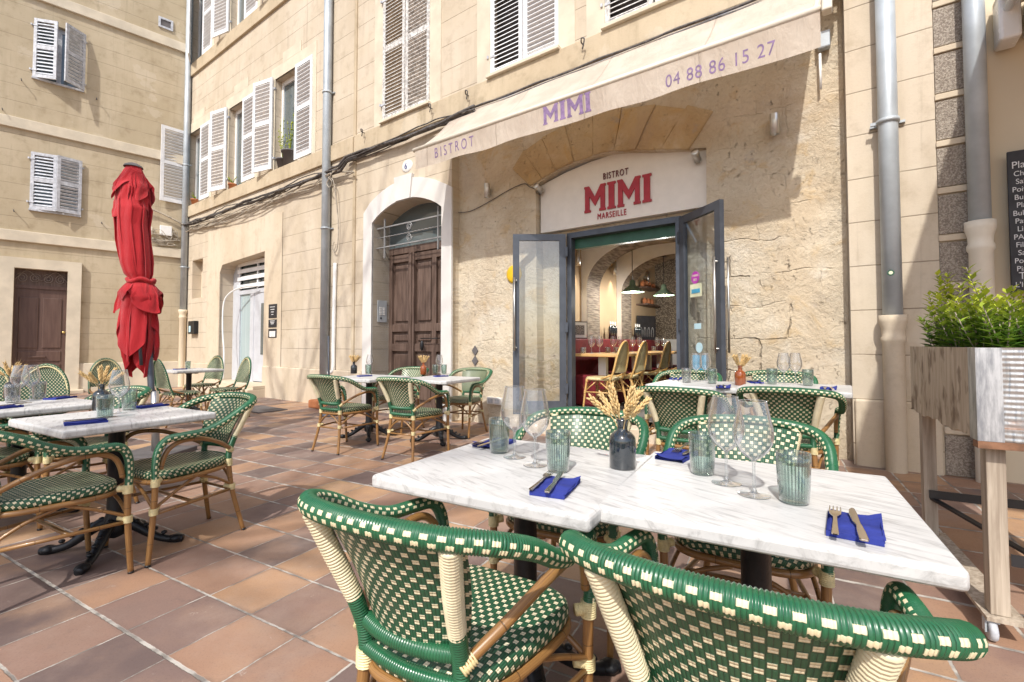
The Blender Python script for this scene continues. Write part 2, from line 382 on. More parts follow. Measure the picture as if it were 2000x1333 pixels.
m = NT('brown_door_paint', .45); n = m.noise(m.map(sc=(10, 10, 1.)), 2., 5); m.col(m.mix(m.ss(n, .3, .7), (.10, .055, .042), (.135, .08, .062))); m.bump(n, .15, .002); M['brown'] = m.m
m = NT('weathered_wood', .75); n = m.noise(m.map(sc=(16, 16, 1.5)), 2., 6, .6, .3); b_ = m.noise(m.map(sc=(14, 14, 7)), 1., 3); m.col(m.mix(m.mth('MULTIPLY', m.ss(b_, .53, .68), .8), m.mix(m.ss(n, .3, .7), (.38, .30, .215), (.56, .475, .365)), (.14, .09, .055))); m.bump(n, .5, .004); M['rawwood'] = m.m
m = NT('timber_leg', .7); n = m.noise(m.map(sc=(22, 22, 1.2)), 2., 6, .6, .5); m.col(m.mix(m.ss(n, .3, .7), (.27, .215, .16), (.50, .425, .335))); m.bump(n, .5, .003); M['legwood'] = m.m
M['red'] = None
m = NT('red_canvas', .8, 0, .3); n = m.noise(scale=5., det=4); m.col(m.mix(n, (.42, .010, .016), (.60, .022, .03))); w_ = m.noise(m.map(sc=(400, 400, 400)), 1., 1); m.bump(m.mth('ADD', w_, m.mth('MULTIPLY', m.noise(m.map(sc=(16, 16, 3)), 1.5, 4, .6, .5), 2.)), .6, .012); m.b.inputs['Sheen Weight'].default_value = .2; M['red'] = m.m
m = NT('awning_canvas', .85, 0, .2); t = m.t; n = m.noise(scale=2.5, det=6); x, y, z = m.xyz(); cc = m.mix(m.ss(n, .3, .7), (.60, .51, .42), (.72, .635, .535))
seam = m.ss(m.mth('ABSOLUTE', m.mth('SUBTRACT', m.mth('FRACT', m.mth('ADD', m.mth('DIVIDE', x, 1.16), .3)), .5)), .004, .008, 1., 0.); cc = m.mix(m.mth('MULTIPLY', seam, .35), cc, (.40, .32, .25)); cc = m.mix(m.mth('MULTIPLY', m.ss(m.noise(m.comb(m.mth('MULTIPLY', x, 3.), y, z), 3., 6, .7), .55, .75), .35), cc, (.42, .35, .28)); m.col(cc)
m.bump(m.mth('ADD', m.noise(m.comb(m.mth('MULTIPLY', x, 2.2), y, m.mth('MULTIPLY', z, .8)), 3.5, 4, .6, .6), m.mth('MULTIPLY', seam, .3)), .7, .035)
tl = m.node('ShaderNodeBsdfTranslucent'); m.put(tl.inputs[0], cc); mx = m.node('ShaderNodeMixShader'); mx.inputs[0].default_value = .3
m.put(mx.inputs[1], m.b.outputs[0]); m.put(mx.inputs[2], tl.outputs[0]); m.put(t.nodes['Material Output'].inputs[0], mx.outputs[0]); M['awn'] = m.m
M['lilac'] = simple('faded_lilac_print', (.24, .16, .30), .85, var=.3, scale=30)
M['signw'] = simple('white_panel', (.72, .68, .62), .45, var=.04, bump=.03)
M['signr'] = simple('red_letters', (.36, .018, .03), .5, var=.15)
M['signb'] = simple('maroon_letters', (.12, .02, .02), .5)
M['enam'] = simple('white_enamel', (.82, .82, .80), .25, var=.03, bump=0)
M['blue'] = simple('blue_enamel', (.02, .05, .25), .3)
M['ironw'] = simple('grey_wrought_iron', (.28, .28, .28), .5, .2)
M['cable'] = simple('old_cable', (.11, .10, .095), .7, var=.5, scale=20)
M['paleblue'] = simple('pale_cable', (.42, .37, .30), .7, var=.4)
M['terra'] = simple('terracotta_pot', (.45, .17, .07), .8)
M['slate'] = simple('slate_pot', (.12, .11, .11), .7)
M['weave'] = weave('green_cream_weave', (.012, .080, .033), CREAM)
M['rail'] = railmat('green_wrapped_cane', GREEN, CREAM)
M['plainrail'] = railmat('green_wrap', GREEN, CREAM, rows=())
M['wrap'] = simple('cream_wrap', (.70, .62, .42), .42, var=.12, scale=20, bump=0)
M['bind'] = simple('binding_cane', (.72, .62, .34), .5, var=.2, scale=40, bump=.2)
M['bamboo'] = bamboo('brown_bamboo', (.20, .095, .03), (.34, .18, .06))
M['nat'] = bamboo('natural_rattan', (.50, .28, .08), (.68, .44, .17))
M['yweave'] = weave('yellow_weave', (.62, .50, .22), (.84, .72, .44), .016, .010, .6)
m = NT('marble_top', .28, 0, .5); v = m.map(rot=(0, 0, .5)); w1 = m.noise(m.map(m.map(rot=(0, 0, .35)), sc=(3.2, 20., 8)), 1.7, 9, .68, 1.3); w2 = m.noise(v, 6., 8, .65, 1.)
m.col(m.mix(m.mth('MULTIPLY', m.ss(w1, .46, .70), .8), m.mix(m.ss(w2, .35, .7), (.56, .555, .54), (.64, .635, .62)), (.30, .295, .285))); m.bump(m.noise(scale=3., det=3), .05, .01); m.put(m.b.inputs['Roughness'], m.ss(m.noise(scale=5., det=5, rough=.7), .3, .7, .34, .5)); M['marble'] = m.m
M['napkin'] = simple('blue_paper_napkin', (.032, .046, .25), .9, var=.22, scale=9, bump=.8, spec=.2)
M['cutl'] = simple('polished_steel', (.55, .50, .44), .16, 1., var=.05, bump=0)
M['gclear'] = glass('clear_glass', (.96, .965, .97), (.46, .50, .52), .7, painted_sheen=.045)
M['gstem'] = glass('glass_stem', (.93, .94, .94), (.5, .54, .55), .8, painted_sheen=.09)
M['ggreen'] = glass('green_glass', (.86, .93, .90), (.40, .58, .51), .35, painted_sheen=.035, ribs=28)
M['ggrey'] = glass('grey_ribbed_glass', (.93, .94, .94), (.5, .51, .51), .35, painted_sheen=.05, ribs=28)
M['pane'] = glass('door_pane', (.97, .98, .98), (.75, .80, .82), .10, painted_sheen=.0)
m = NT('smoked_glass', .08, 0, .6); m.col((.018, .024, .030)); m.b.inputs['Coat Weight'].default_value = 1; M['smoke'] = m.m
m = NT('amber_glass', .08, 0, .6); m.col((.26, .06, .012)); m.b.inputs['Coat Weight'].default_value = 1; M['amber'] = m.m
m = NT('window_glass', .06, 0, .7); m.col((.10, .13, .14)); m.b.inputs['Coat Weight'].default_value = 1; M['wglass'] = m.m
m = NT('frosted_glass', .25, 0, .6); x, y, z = m.xyz(); m.col(m.mix(m.noise(m.map(sc=(12, 1, .5)), 1., 3), (.28, .38, .40), (.48, .56, .57))); M['fglass'] = m.m
M['wheat'] = simple('dry_wheat', (.68, .48, .22), .8, var=.25, scale=60)
M['redvel'] = simple('burgundy_velvet', (.17, .008, .016), .75, var=.2)
M['table_wood'] = simple('oak_tabletop', (.62, .38, .16), .4, var=.15)
M['inwall'] = simple('ochre_inner_wall', (.58, .43, .27), .85, var=.06, scale=2.)
M['inwhite'] = simple('white_inner_wall', (.84, .83, .81), .85, var=.03)
M['infloor'] = simple('dark_slate_floor', (.12, .11, .105), .4, var=.4, scale=5)
m = NT('brick_reveal', .9); q = m.xyz(); z_ = m.mth('MULTIPLY', q[2], 45.); n = m.noise(m.map(sc=(3, 3, 40)), 1.5, 4); m.col(m.mix(m.ss(n, .35, .65), (.12, .095, .075), (.30, .25, .20))); m.bump(n, .8, .01); M['brick'] = m.m
m = NT('pebble_mosaic', .8); v_ = m.vor(scale=38., feat='F1'); m.col(m.mix(m.ss(v_, .2, .6), (.45, .38, .29), (.15, .12, .09))); m.bump(v_, -.6, .01); M['mosaic'] = m.m
M['lampgreen'] = simple('sage_enamel', (.16, .24, .17), .4)
m = NT('granite_rubble', .95); v_ = m.vor(scale=70., feat='F1'); n = m.noise(scale=90., det=4, rough=.7); m.col(m.mix(m.ss(n, .42, .6), (.26, .215, .175), (.50, .435, .36))); m.bump(m.noise(scale=60., det=5, rough=.7), 1., .02); M['granite'] = m.m
# rough limestone of the restaurant bay
def limestone(name, A1, A2, A3, A4, js=.5):
    m = NT(name, .95, 0, .15); x, y, z = m.xyz(); v3 = m.comb(x, 0., z); big = m.noise(v3, .8, 5, .55, .5); mid = m.noise(v3, 3.2, 7, .62, .6); fine = m.noise(v3, 22., 8, .72, .4)
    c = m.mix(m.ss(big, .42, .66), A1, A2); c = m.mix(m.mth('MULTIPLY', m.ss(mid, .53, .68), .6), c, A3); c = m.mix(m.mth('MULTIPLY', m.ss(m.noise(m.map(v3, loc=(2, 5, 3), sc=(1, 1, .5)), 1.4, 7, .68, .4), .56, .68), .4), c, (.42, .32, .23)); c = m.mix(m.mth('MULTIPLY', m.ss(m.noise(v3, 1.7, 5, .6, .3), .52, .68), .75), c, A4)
    c = m.mix(m.mth('MULTIPLY', m.ss(m.noise(v3, 5.5, 6, .7), .56, .75), .45), c, (.38, .31, .24)); c = m.mix(m.mth('MULTIPLY', m.ss(m.noise(m.map(v3, loc=(4, 2, 9)), 2.6, 6, .7), .60, .70), .55), c, (.40, .35, .31))
    wx = m.mth('ADD', x, m.mth('MULTIPLY', m.noise(v3, 2.2, 5), .25)); wz = m.mth('ADD', z, m.mth('MULTIPLY', m.noise(m.map(v3, loc=(7, 3, 1)), 2.2, 5), .22))
    bk = m.node('ShaderNodeTexBrick'); m.put(bk.inputs['Vector'], m.comb(wx, wz, 0.)); bk.inputs['Scale'].default_value = 1.; bk.inputs['Mortar Size'].default_value = .011; bk.inputs['Mortar Smooth'].default_value = .8; bk.inputs['Brick Width'].default_value = .52; bk.inputs['Row Height'].default_value = .33
    blk = m.xyz(bk.outputs['Color'])[0]; area = m.mth('MULTIPLY', m.ss(m.noise(v3, 1.1, 4), .46, .6), m.mth('ADD', .2, m.mth('MULTIPLY', m.ss(x, 3.2, 3.7), m.ss(z, 2.5, 1.7)))); jm = m.mth('MULTIPLY', bk.outputs['Fac'], m.mth('MULTIPLY', area, m.ss(m.noise(v3, 4.5, 4), .42, .56))); pit = m.mth('MULTIPLY', m.ss(m.noise(v3, 16., 6, .75, .2), .58, .70), m.ss(m.noise(v3, 1.9, 3), .42, .6))
    c = m.mix(m.mth('MULTIPLY', jm, js), c, (.22, .16, .10)); c = m.mix(m.mth('MULTIPLY', pit, .5), c, (.33, .25, .165)); c = m.mix(m.mth('MULTIPLY', m.ss(fine, .48, .72), .35), c, (.40, .30, .19)); m.col(c)
    er = m.ss(m.noise(v3, 1.2, 4), .36, .56, .3, 1.)
    ter = m.mth('FRACT', m.mth('ADD', m.mth('MULTIPLY', m.noise(m.comb(m.mth('MULTIPLY', x, .8), 0., m.mth('MULTIPLY', z, 1.6)), 2.2, 6, .6, .4), 3.), 0.))
    h = m.mth('ADD', m.mth('MULTIPLY', mid, 1.2), m.mth('MULTIPLY', m.mth('MULTIPLY', fine, er), .9)); h = m.mth('SUBTRACT', h, m.mth('MULTIPLY', jm, 1.)); h = m.mth('SUBTRACT', h, m.mth('MULTIPLY', pit, .6)); m.bump(h, 1., .032); return m.m
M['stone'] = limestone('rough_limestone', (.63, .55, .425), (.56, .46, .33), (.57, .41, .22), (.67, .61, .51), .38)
M['ochre'] = limestone('ochre_limestone', (.57, .44, .27), (.50, .36, .20), (.53, .34, .13), (.60, .50, .36), .1)
# terracotta paving
m = NT('terracotta_paving', .62, 0, .35); x, y, z = m.xyz(); aE = math.atan2(-.484, .875); P3 = (-1.267, 1.753)
ce, se = math.cos(aE), math.sin(aE)
dx = m.mth('SUBTRACT', x, P3[0]); dy = m.mth('SUBTRACT', y, P3[1])
U = m.mth('DIVIDE', m.mth('ADD', m.mth('MULTIPLY', dx, ce), m.mth('MULTIPLY', dy, se)), .3125); W = m.mth('DIVIDE', m.mth('ADD', m.mth('MULTIPLY', dx, -se), m.mth('MULTIPLY', dy, ce)), .3115)
rowi = m.mth('FLOOR', W); U = m.mth('ADD', U, m.mth('MULTIPLY', m.mth('SUBTRACT', m.white(m.comb(rowi, 3., 1.)), .5), .05))
wb = m.mth('MULTIPLY', m.mth('SUBTRACT', m.noise(scale=14., det=3), .5), .022); fu = m.mth('ABSOLUTE', m.mth('SUBTRACT', m.mth('FRACT', m.mth('ADD', m.mth('ADD', U, wb), .5)), .5)); fw_ = m.mth('ABSOLUTE', m.mth('SUBTRACT', m.mth('FRACT', m.mth('ADD', m.mth('ADD', W, wb), .5)), .5))
cell = m.comb(m.mth('FLOOR', U), rowi, 0.); rnd = m.white(cell); rnd2 = m.white(m.comb(m.mth('FLOOR', U), rowi, 5.))
tw = m.ss(m.white(m.comb(m.mth('FLOOR', m.mth('ADD', W, .5)), 9., 2.)), 0., 1., .016, .034)
tu = m.ss(m.white(m.comb(m.mth('FLOOR', m.mth('ADD', U, .5)), 4., 7.)), 0., 1., .009, .022)
wb2 = m.mth('MULTIPLY', m.mth('SUBTRACT', m.noise(scale=55., det=4, rough=.7), .5), .028); fu = m.mth('ADD', fu, wb2); fw_ = m.mth('ADD', fw_, wb2)
gm = m.mth('MAXIMUM', m.ss(m.mth('SUBTRACT', fu, tu), -.006, .004, 1., 0.), m.ss(m.mth('SUBTRACT', fw_, tw), -.006, .004, 1., 0.))
tile = m.ramp(rnd, [(0., (.125, .090, .083)), (.22, (.18, .125, .11)), (.42, (.25, .155, .12)), (.62, (.33, .195, .13)), (.82, (.40, .235, .135)), (1., (.48, .305, .17))])
cl = m.noise(scale=3.2, det=6, rough=.6); tile = m.mix(m.mth('MULTIPLY', m.ss(cl, .4, .68), .55), tile, m.mix(rnd2, (.155, .11, .10), (.42, .26, .16)))
sp_ = m.noise(scale=130., det=3, rough=.7); tile = m.mix(m.mth('MULTIPLY', m.ss(sp_, .5, .72), .3), tile, (.09, .055, .045)); tile = m.mix(m.mth('MULTIPLY', m.ss(m.noise(scale=1.3, det=7, rough=.7), .45, .70), .30), tile, (.44, .35, .29)); tile = m.mix(m.mth('MULTIPLY', m.ss(m.noise(m.map(loc=(3, 8, 0)), 7., 7, .75), .63, .72), .55), tile, (.62, .57, .51)); tile = m.mix(m.mth('MULTIPLY', m.ss(m.noise(m.map(loc=(9, 1, 0)), 2.6, 6, .7), .6, .7), .5), tile, (.10, .075, .07))
near = m.ss(m.mth('MINIMUM', fu, fw_), .02, .09, 1., 0.); tile = m.mix(m.mth('MULTIPLY', near, m.ss(m.noise(scale=6., det=5), .4, .7, 0., .45)), tile, (.14, .10, .085))
gc = m.mix(m.ss(m.noise(scale=9., det=5), .38, .62), (.20, .18, .16), (.48, .445, .395)); m.col(m.mix(gm, tile, gc))
hh = m.mth('ADD', m.mth('MULTIPLY', sp_, .12), m.mth('MULTIPLY', m.noise(scale=7., det=3), .25)); m.bump(m.mth('SUBTRACT', hh, m.mth('MULTIPLY', gm, .9)), .6, .004)
m.put(m.b.inputs['Roughness'], m.ss(cl, .3, .7, .48, .75)); M['pave'] = m.m
# corrugated metal, leaves
m = NT('corrugated_steel', .45, .9); n = m.noise(m.map(sc=(2, 2, 9)), 1.6, 5); m.col(m.mix(m.mth('MULTIPLY', m.ss(n, .57, .7), .8), (.48, .48, .48), (.30, .13, .05))); m.put(m.b.inputs['Roughness'], m.ss(n, .5, .7, .34, .7)); m.bump(m.noise(m.map(sc=(9, 9, 1.2)), 1.2, 3), .8, .06); M['corr'] = m.m
m = NT('galvanised_strip', .5, .8); n = m.noise(m.map(sc=(30, 30, 5)), 1., 5, .7); m.col(m.mix(m.ss(n, .35, .65), (.30, .31, .33), (.60, .61, .62))); M['galv'] = m.m
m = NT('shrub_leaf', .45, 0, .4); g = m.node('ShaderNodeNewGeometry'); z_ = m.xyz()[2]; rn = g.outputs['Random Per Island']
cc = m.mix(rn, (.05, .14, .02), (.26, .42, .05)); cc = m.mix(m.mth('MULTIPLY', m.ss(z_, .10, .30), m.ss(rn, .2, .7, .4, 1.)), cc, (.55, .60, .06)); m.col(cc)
tl = m.node('ShaderNodeBsdfTranslucent'); m.put(tl.inputs[0], cc); mx = m.node('ShaderNodeMixShader'); mx.inputs[0].default_value = .3; m.put(mx.inputs[1], m.b.outputs[0]); m.put(mx.inputs[2], tl.outputs[0]); m.put(m.t.nodes['Material Output'].inputs[0], mx.outputs[0]); M['leaf'] = m.m
M['bark'] = simple('bark', (.30, .25, .19), .9, var=.4, scale=4)
M['chalk'] = simple('chalk', (.75, .75, .75), .9)
M['board'] = simple('chalkboard', (.025, .024, .028), .6, var=.3)
M['soil'] = simple('soil', (.05, .035, .025), .95)
M['magenta'] = simple('magenta_sticker', (.45, .05, .42), .4); M['yellow'] = simple('yellow_enamel', (.75, .48, .02), .35)
M['pblue'] = simple('pale_blue_sticker', (.50, .72, .80), .5); M['pyel'] = simple('cream_sticker', (.72, .74, .52), .5); M['tblue'] = simple('blue_sticker', (.08, .38, .60), .4)
# ================================================================== GROUND
b = B()
xs = [-40, -20, -12] + [-8 + i * .4 for i in range(45)] + [12, 20, 40]; ys = [-40, -20, -8, -4] + [-2 + i * .35 for i in range(48)] + [17, 25, 40]
b.add([(x, y, gz(x, y)) for x in xs for y in ys], [(i * len(ys) + j, (i + 1) * len(ys) + j, (i + 1) * len(ys) + j + 1, i * len(ys) + j + 1) for i in range(len(xs) - 1) for j in range(len(ys) - 1)], None, True)
b.obj('ground', M['pave'], kind='structure')
# ================================================================== MAIN BUILDING (local x = along the facade, -y = outwards)
main = empty('town_house', (OM[0], OM[1], 0), aM, label='long beige stucco town house with the restaurant bay and an arched brown door', cat='building')
def arc(t0, t1, zs, rise, n=14):   # from right spring to left spring, going over the top
    return [(t1 + (t0 - t1) * i / n, zs + rise * math.sin(PI * i / n) ** .8) for i in range(n + 1)]
WIN = [(-9.87, -8.55), (-7.5, -6.15), (-5.3, -3.85)]
holes = []; deps = []
for z0, z1 in ((4.92, 6.92), (8.85, 10.95)):
    for a, c in WIN: holes.append([(a, z0), (c, z0), (c, z1), (a, z1)]); deps.append(.28)
holes.append([(-7.86, .24), (-5.62, .24), (-5.62, 3.2), (-7.72, 3.1), (-7.86, 2.9)]); deps.append(.5)
holes.append([(-9.52, 2.36), (-8.86, 2.36), (-8.86, 3.38), (-9.52, 3.38)]); deps.append(.22)
arch_in = [(-1.90, 0.02), (-.24, 0.02)] + arc(-1.90, -.24, 3.24, .28)
holes.append(arch_in); deps.append(.35)
b = B(); b.wall([(-10.1, -.3), (-.06, -.3), (-.06, 11.6), (-10.1, 11.6)], holes, 0, .3, deps)
b.obj('wall', M['stM'], main, fix=False)
# back of niche, window/door backs
B().box(-9.6, -8.8, .22, .3, 2.3, 3.45).obj('niche_back', M['stP'], main)
# recessed restaurant bay of rough limestone
bay_top = 4.64
bh = [(1.37, .2), (3.52, .2), (3.54, 3.28), (3.35, 3.31), (3.13, 3.35), (2.9, 3.40), (2.68, 3.455), (2.45, 3.49), (2.2, 3.50), (1.95, 3.48), (1.7, 3.44), (1.5, 3.37), (1.34, 3.30)]
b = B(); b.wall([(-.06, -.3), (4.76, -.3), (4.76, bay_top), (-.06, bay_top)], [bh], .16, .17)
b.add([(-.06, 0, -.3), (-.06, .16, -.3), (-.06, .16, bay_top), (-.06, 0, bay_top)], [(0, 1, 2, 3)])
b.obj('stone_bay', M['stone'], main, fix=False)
# raised voussoir arch above the sign
b = B(); ar_o = [(.95, 3.62), (1.15, 3.82), (1.45, 3.95), (1.8, 4.03), (2.2, 4.06), (2.6, 4.02), (3.0, 3.92), (3.35, 3.8), (3.62, 3.66)]
ar_i = [(1.25, 3.31), (1.45, 3.37), (1.66, 3.44), (1.93, 3.49), (2.2, 3.51), (2.48, 3.495), (2.75, 3.445), (3.05, 3.375), (3.36, 3.30)]
for i in range(8):
    kx = .012 + .008 * ((i * 7) % 3); top = .10 if i == 4 else 0
    q = [ar_i[i], ar_i[i + 1], (ar_o[i + 1][0], ar_o[i + 1][1] + top), (ar_o[i][0], ar_o[i][1] + top)]
    cx = sum(p[0] for p in q) / 4; cz = sum(p[1] for p in q) / 4
    q = [(cx + (x - cx) * .996, cz + (z - cz) * .996) for x, z in q]; q = [q[0], ((q[0][0] + q[1][0]) / 2, (q[0][1] + q[1][1]) / 2 + random.uniform(-.012, .012)), q[1], ((q[1][0] + q[2][0]) / 2 + random.uniform(-.01, .01), (q[1][1] + q[2][1]) / 2), (q[2][0], q[2][1] + random.uniform(-.04, .03)), (q[3][0], q[3][1] + random.uniform(-.04, .03))]
    b.prism(q, .16 - kx, .2)
b.obj('stone_arch', M['ochre'], main, bevel=.014)
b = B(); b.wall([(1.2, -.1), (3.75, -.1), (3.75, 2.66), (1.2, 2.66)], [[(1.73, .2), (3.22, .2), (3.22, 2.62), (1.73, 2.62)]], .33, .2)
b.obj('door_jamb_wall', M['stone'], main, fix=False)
# pier to the right, upper wall
b = B(); b.box(4.775, 5.37, 0, .3, -.3, 4.66); b.obj('pier', M['stM'], main)
B().box(4.70, 4.78, .17, .3, -.3, 4.66).obj('pier_joint', M['stP'], main)
b = B(); uh = [[(-1.66, 4.94), (-.53, 4.94), (-.53, 7.35), (-1.66, 7.35)], [(.68, 4.94), (1.80, 4.94), (1.80, 7.35), (.68, 7.35)], [(2.44, 4.94), (3.62, 4.94), (3.62, 7.35), (2.44, 7.35)]]
b.wall([(-.06, 4.62), (5.37, 4.62), (5.37, 11.6), (-.06, 11.6)], uh[1:], 0, .16); b.obj('upper_wall', M['stM'], main, fix=False)
# string courses (first floor sill band, second floor sill band), plinth
b = B()
b.box(-10.05, -2.46, -.045, .01, 4.60, 4.90); b.box(-2.40, 5.37, -.045, .01, 4.58, 4.90); b.box(-2.46, -2.40, -.02, .01, 4.58, 4.9)
b.obj('sill_course', M['band'], main, bevel=.008)
B().box(-10.05, -.06, -.05, .01, 8.50, 8.83).obj('upper_sill_course', M['band'], main, bevel=.008)
b = B(); b.box(-5.6, -2.15, -.05, .01, -.3, .665); b.box(-10.08, -7.9, -.05, .01, -.3, .66); b.box(4.79, 5.36, -.03, .01, -.3, .665); b.obj('plinth', M['stP'], main, bevel=.015)
b = B(); b.box(-2.47, -2.40, -.025, .01, .0, 4.58); b.box(-2.47, -2.40, -.025, .01, 4.9, 11.5); b.obj('party_strip', M['band'], main)
# eroded plaster frame around the shop doorway
b = B(); b.wall([(-8.55, .0), (-4.9, .0), (-4.9, 3.95), (-8.55, 4.05)], [[(-7.84, -.0), (-5.63, -.0), (-5.63, 3.19), (-7.70, 3.09), (-7.84, 2.9)]], -.012, .02); b.obj('shop_surround', M['stP'], main, fix=False)
# pale trims round the upper windows
b = B()
for z0, z1 in ((4.92, 6.92), (8.85, 10.95)):
    for a, c in WIN:
        b.box(a - .16, a, -.012, .02, z0 - .02, z1); b.box(c, c + .14, -.012, .02, z0 - .02, z1); b.box(a - .16, c + .14, -.012, .02, z1, z1 + .26)
        k = (a + c) / 2; b.box(k - .42, k + .3, -.014, .02, z1 + .26, z1 + .48)
for h in uh:
    a, z0 = h[0]; c, z1 = h[2]; b.box(a - .24, a, -.012, .012, z0 - .02, z1 + .2); b.box(c, c + .24, -.012, .012, z0 - .02, z1 + .2)
b.obj('window_trim', M['trimL'], main)
b = B()
for h in uh:
    a, z0 = h[0]; c, z1 = h[2]; b.box(a - .02, c + .04, -.09, 0, 4.90, 4.945)
b.obj('window_sill', M['trimL'], main, bevel=.006)
B().box(-1.9, 3.9, .17, .19, 4.8, 7.5).obj('dark_backing', M['slate'], main)  # dark sheet standing in for the unlit interior behind the shutters
# windows
for z0, z1 in ((4.92, 6.92), (8.85, 10.95)):
    for k, (a, c) in enumerate(WIN):
        w = B(); y = .14
        for x0, x1 in ((a, a + .07), (c - .07, c), ((a + c) / 2 - .05, (a + c) / 2 + .05)): w.box(x0, x1, y, y + .06, z0, z1)
        w.box(a, c, y + .003, y + .057, z0, z0 + .08); w.box(a, c, y + .003, y + .057, z1 - .1, z1)
        wo = w.obj('window', M['enam'], main); B().box(a + .05, c - .05, y + .03, y + .04, z0 + .05, z1 - .06).obj('pane', M['wglass'], wo)
        B().box(a - .05, c + .05, y + .3, y + .32, z0 - .05, z1 + .05).obj('curtain', M['inwhite'], wo)
# louvred shutter leaf, hinge edge at local x=0, leaf goes to +x, z from 0 to h
def leaf_mesh(w, h, nl, fr=.075, th=.035):
    f = B(); f.box(0, fr, 0, th, 0, h); f.box(w - fr, w, 0, th, 0, h); f.box(fr, w - fr, .002, th - .002, 0, fr * 1.3); f.box(fr, w - fr, .002, th - .002, h - fr * 1.1, h); mz = h * .52; f.box(fr, w - fr, .002, th - .002, mz - .045, mz + .045)
    s = B()
    for (za, zb) in ((fr * 1.3, mz - .045), (mz + .045, h - fr * 1.1)):
        n = max(2, int((zb - za) / (h / nl)))
        for i in range(n):
            z = za + (zb - za) * (i + .5) / n; st = (zb - za) / n
            s.add([(fr - .004, .0, z - st * .40), (w - fr + .004, .0, z - st * .40), (w - fr + .004, th, z + st * .10), (fr - .004, th, z + st * .10), (fr - .004, .004, z - st * .40 + .012), (w - fr + .004, .004, z - st * .40 + .012), (w - fr + .004, th, z + st * .10 + .010), (fr - .004, th, z + st * .10 + .010)],
                  [(0, 1, 2, 3), (7, 6, 5, 4), (0, 4, 5, 1), (2, 6, 7, 3)])
    hw = B()
    for z in (h * .12, h * .88): hw.box(-.03, .07, -.008, .0, z - .015, z + .015); hw.box(-.045, -.02, -.03, .01, z - .02, z + .02)
    return f, s, hw
def shutter(parent, x, y, z, ang, w, h, nl=26, mt='shut', fr=.075):
    f, s, hw = leaf_mesh(w, h, nl, fr); o = f.obj('shutter', M[mt], parent, (x, y, z), ang); s.obj('louvre', M[mt], o); hw.obj('hinge', M['shutg'], o); return o
# main facade first and second floor leaves: the left leaf stands open, the right one covers its half
for z0, h in ((4.94, 2.02), (8.86, 2.1)):
    for k, (a, c) in enumerate(WIN):
        shutter(main, c + .02, .005, z0, PI, .64 if k else .6, h - .02)                           # closed right leaf, hinged on the right
        shutter(main, a - .03, -.03, z0, PI + (R(11) if k else (R(88) if z0 < 8 else R(155))), .62, h)      # open left leaf
for k, h in enumerate(uh):
    a, z0 = h[0]; c, z1 = h[2]; w = (c - a) / 2 - .01; mt = ('shutold', 'shut', 'shutold')[k]
    shutter(main, a, -.028 if k == 0 else .0, z0 + .01, 0, w, z1 - z0 - .02, 40, mt, .06)
    if k < 2: shutter(main, c, .008 if k == 0 else .035, z0 + .01, PI, w, z1 - z0 - .02, 40, mt, .06)
    else:
        wo = B().box(a + w, c, .1, .15, z0, z0 + .09).box(a + w, a + w + .08, .1, .15, z0 + .09, z1).box(c - .08, c, .1, .15, z0 + .09, z1).obj('window', M['enam'], main); B().box(a + w + .05, c - .05, .12, .13, z0, z1).obj('pane', M['wglass'], wo)
        shutter(main, c + .02, -.02, z0 + .01, R(-8), w, z1 - z0 - .02, 40, mt, .06)
# arched street door
ao = [(-2.14, 0), (-1.90, 0.0)] + [(-1.90, 3.24)] + list(reversed(arc(-1.90, -.24, 3.24, .28)))[1:-1] + [(-.24, 3.24), (-.24, 0), (-.03, 0), (-.03, 3.50)] + [(-.03 + (-2.11) * i / 12, 3.46 + .38 * math.sin(PI * i / 12) ** .75) for i in range(1, 12)] + [(-2.14, 3.44)]
B().wall(ao, [], -.035, .03).obj('face', M['white'], main, fix=False).name = 'door_surround_face'
b = B(); n = len(ao); b.add([(x, -.035, z) for x, z in ao] + [(x, .0, z) for x, z in ao], [(i, (i + 1) % n, (i + 1) % n + n, i + n) for i in range(n)])
b.prism([(-1.27, 3.50), (-.93, 3.50), (-.88, 3.89), (-1.31, 3.90)], -.06, .0)
b.add([(-1.9, -.03, 0), (-1.9, .36, 0), (-1.9, .36, 3.24), (-1.9, -.03, 3.24)], [(0, 1, 2, 3)]); b.add([(-.24, -.03, 0), (-.24, .36, 0), (-.24, .36, 3.24), (-.24, -.03, 3.24)], [(0, 1, 2, 3)])
sur = b.obj('door_surround', M['white'], main)
for o in list(main.children):
    if o.name.startswith('door_surround_face'): o.parent = sur; o.name = 'surround_face'
d = B(); d.box(-1.91, -.23, .40, .45, .0, 3.6); dr = d.obj('street_door', M['wood'], main)
b = B(); b.box(-1.90, -1.82, .345, .42, .02, 2.72); b.box(-1.38, -1.24, .33, .42, .02, 2.72); b.box(-.32, -.24, .345, .42, .02, 2.72); b.box(-1.90, -.24, .335, .42, 2.72, 2.84); b.box(-1.335, -1.285, .31, .34, .02, 2.72); b.box(-.83, -.73, .35, .42, .1, 2.62)
for z in (.02, 1.02, 1.36, 2.58): b.box(-1.82, -1.38, .352, .42, z, z + .13); b.box(-1.24, -.32, .352, .42, z, z + .13)
b.obj('door_frame', M['wood'], dr, bevel=.006)
b = B()
for x0, x1 in ((-1.82, -1.38), (-1.24, -.83), (-.73, -.32)):
    for z0, z1 in ((1.49, 2.58), (1.15, 1.36), (.15, 1.02)): b.bbox(x0 + .05, x1 - .05, .372, .41, z0 + .05, z1 - .05, .015)
b.obj('door_panel', M['wood'], dr)
b = B(); b.box(-1.9, -.24, .36, .40, 2.84, 3.6); b.obj('fanlight', M['wglass'], dr)
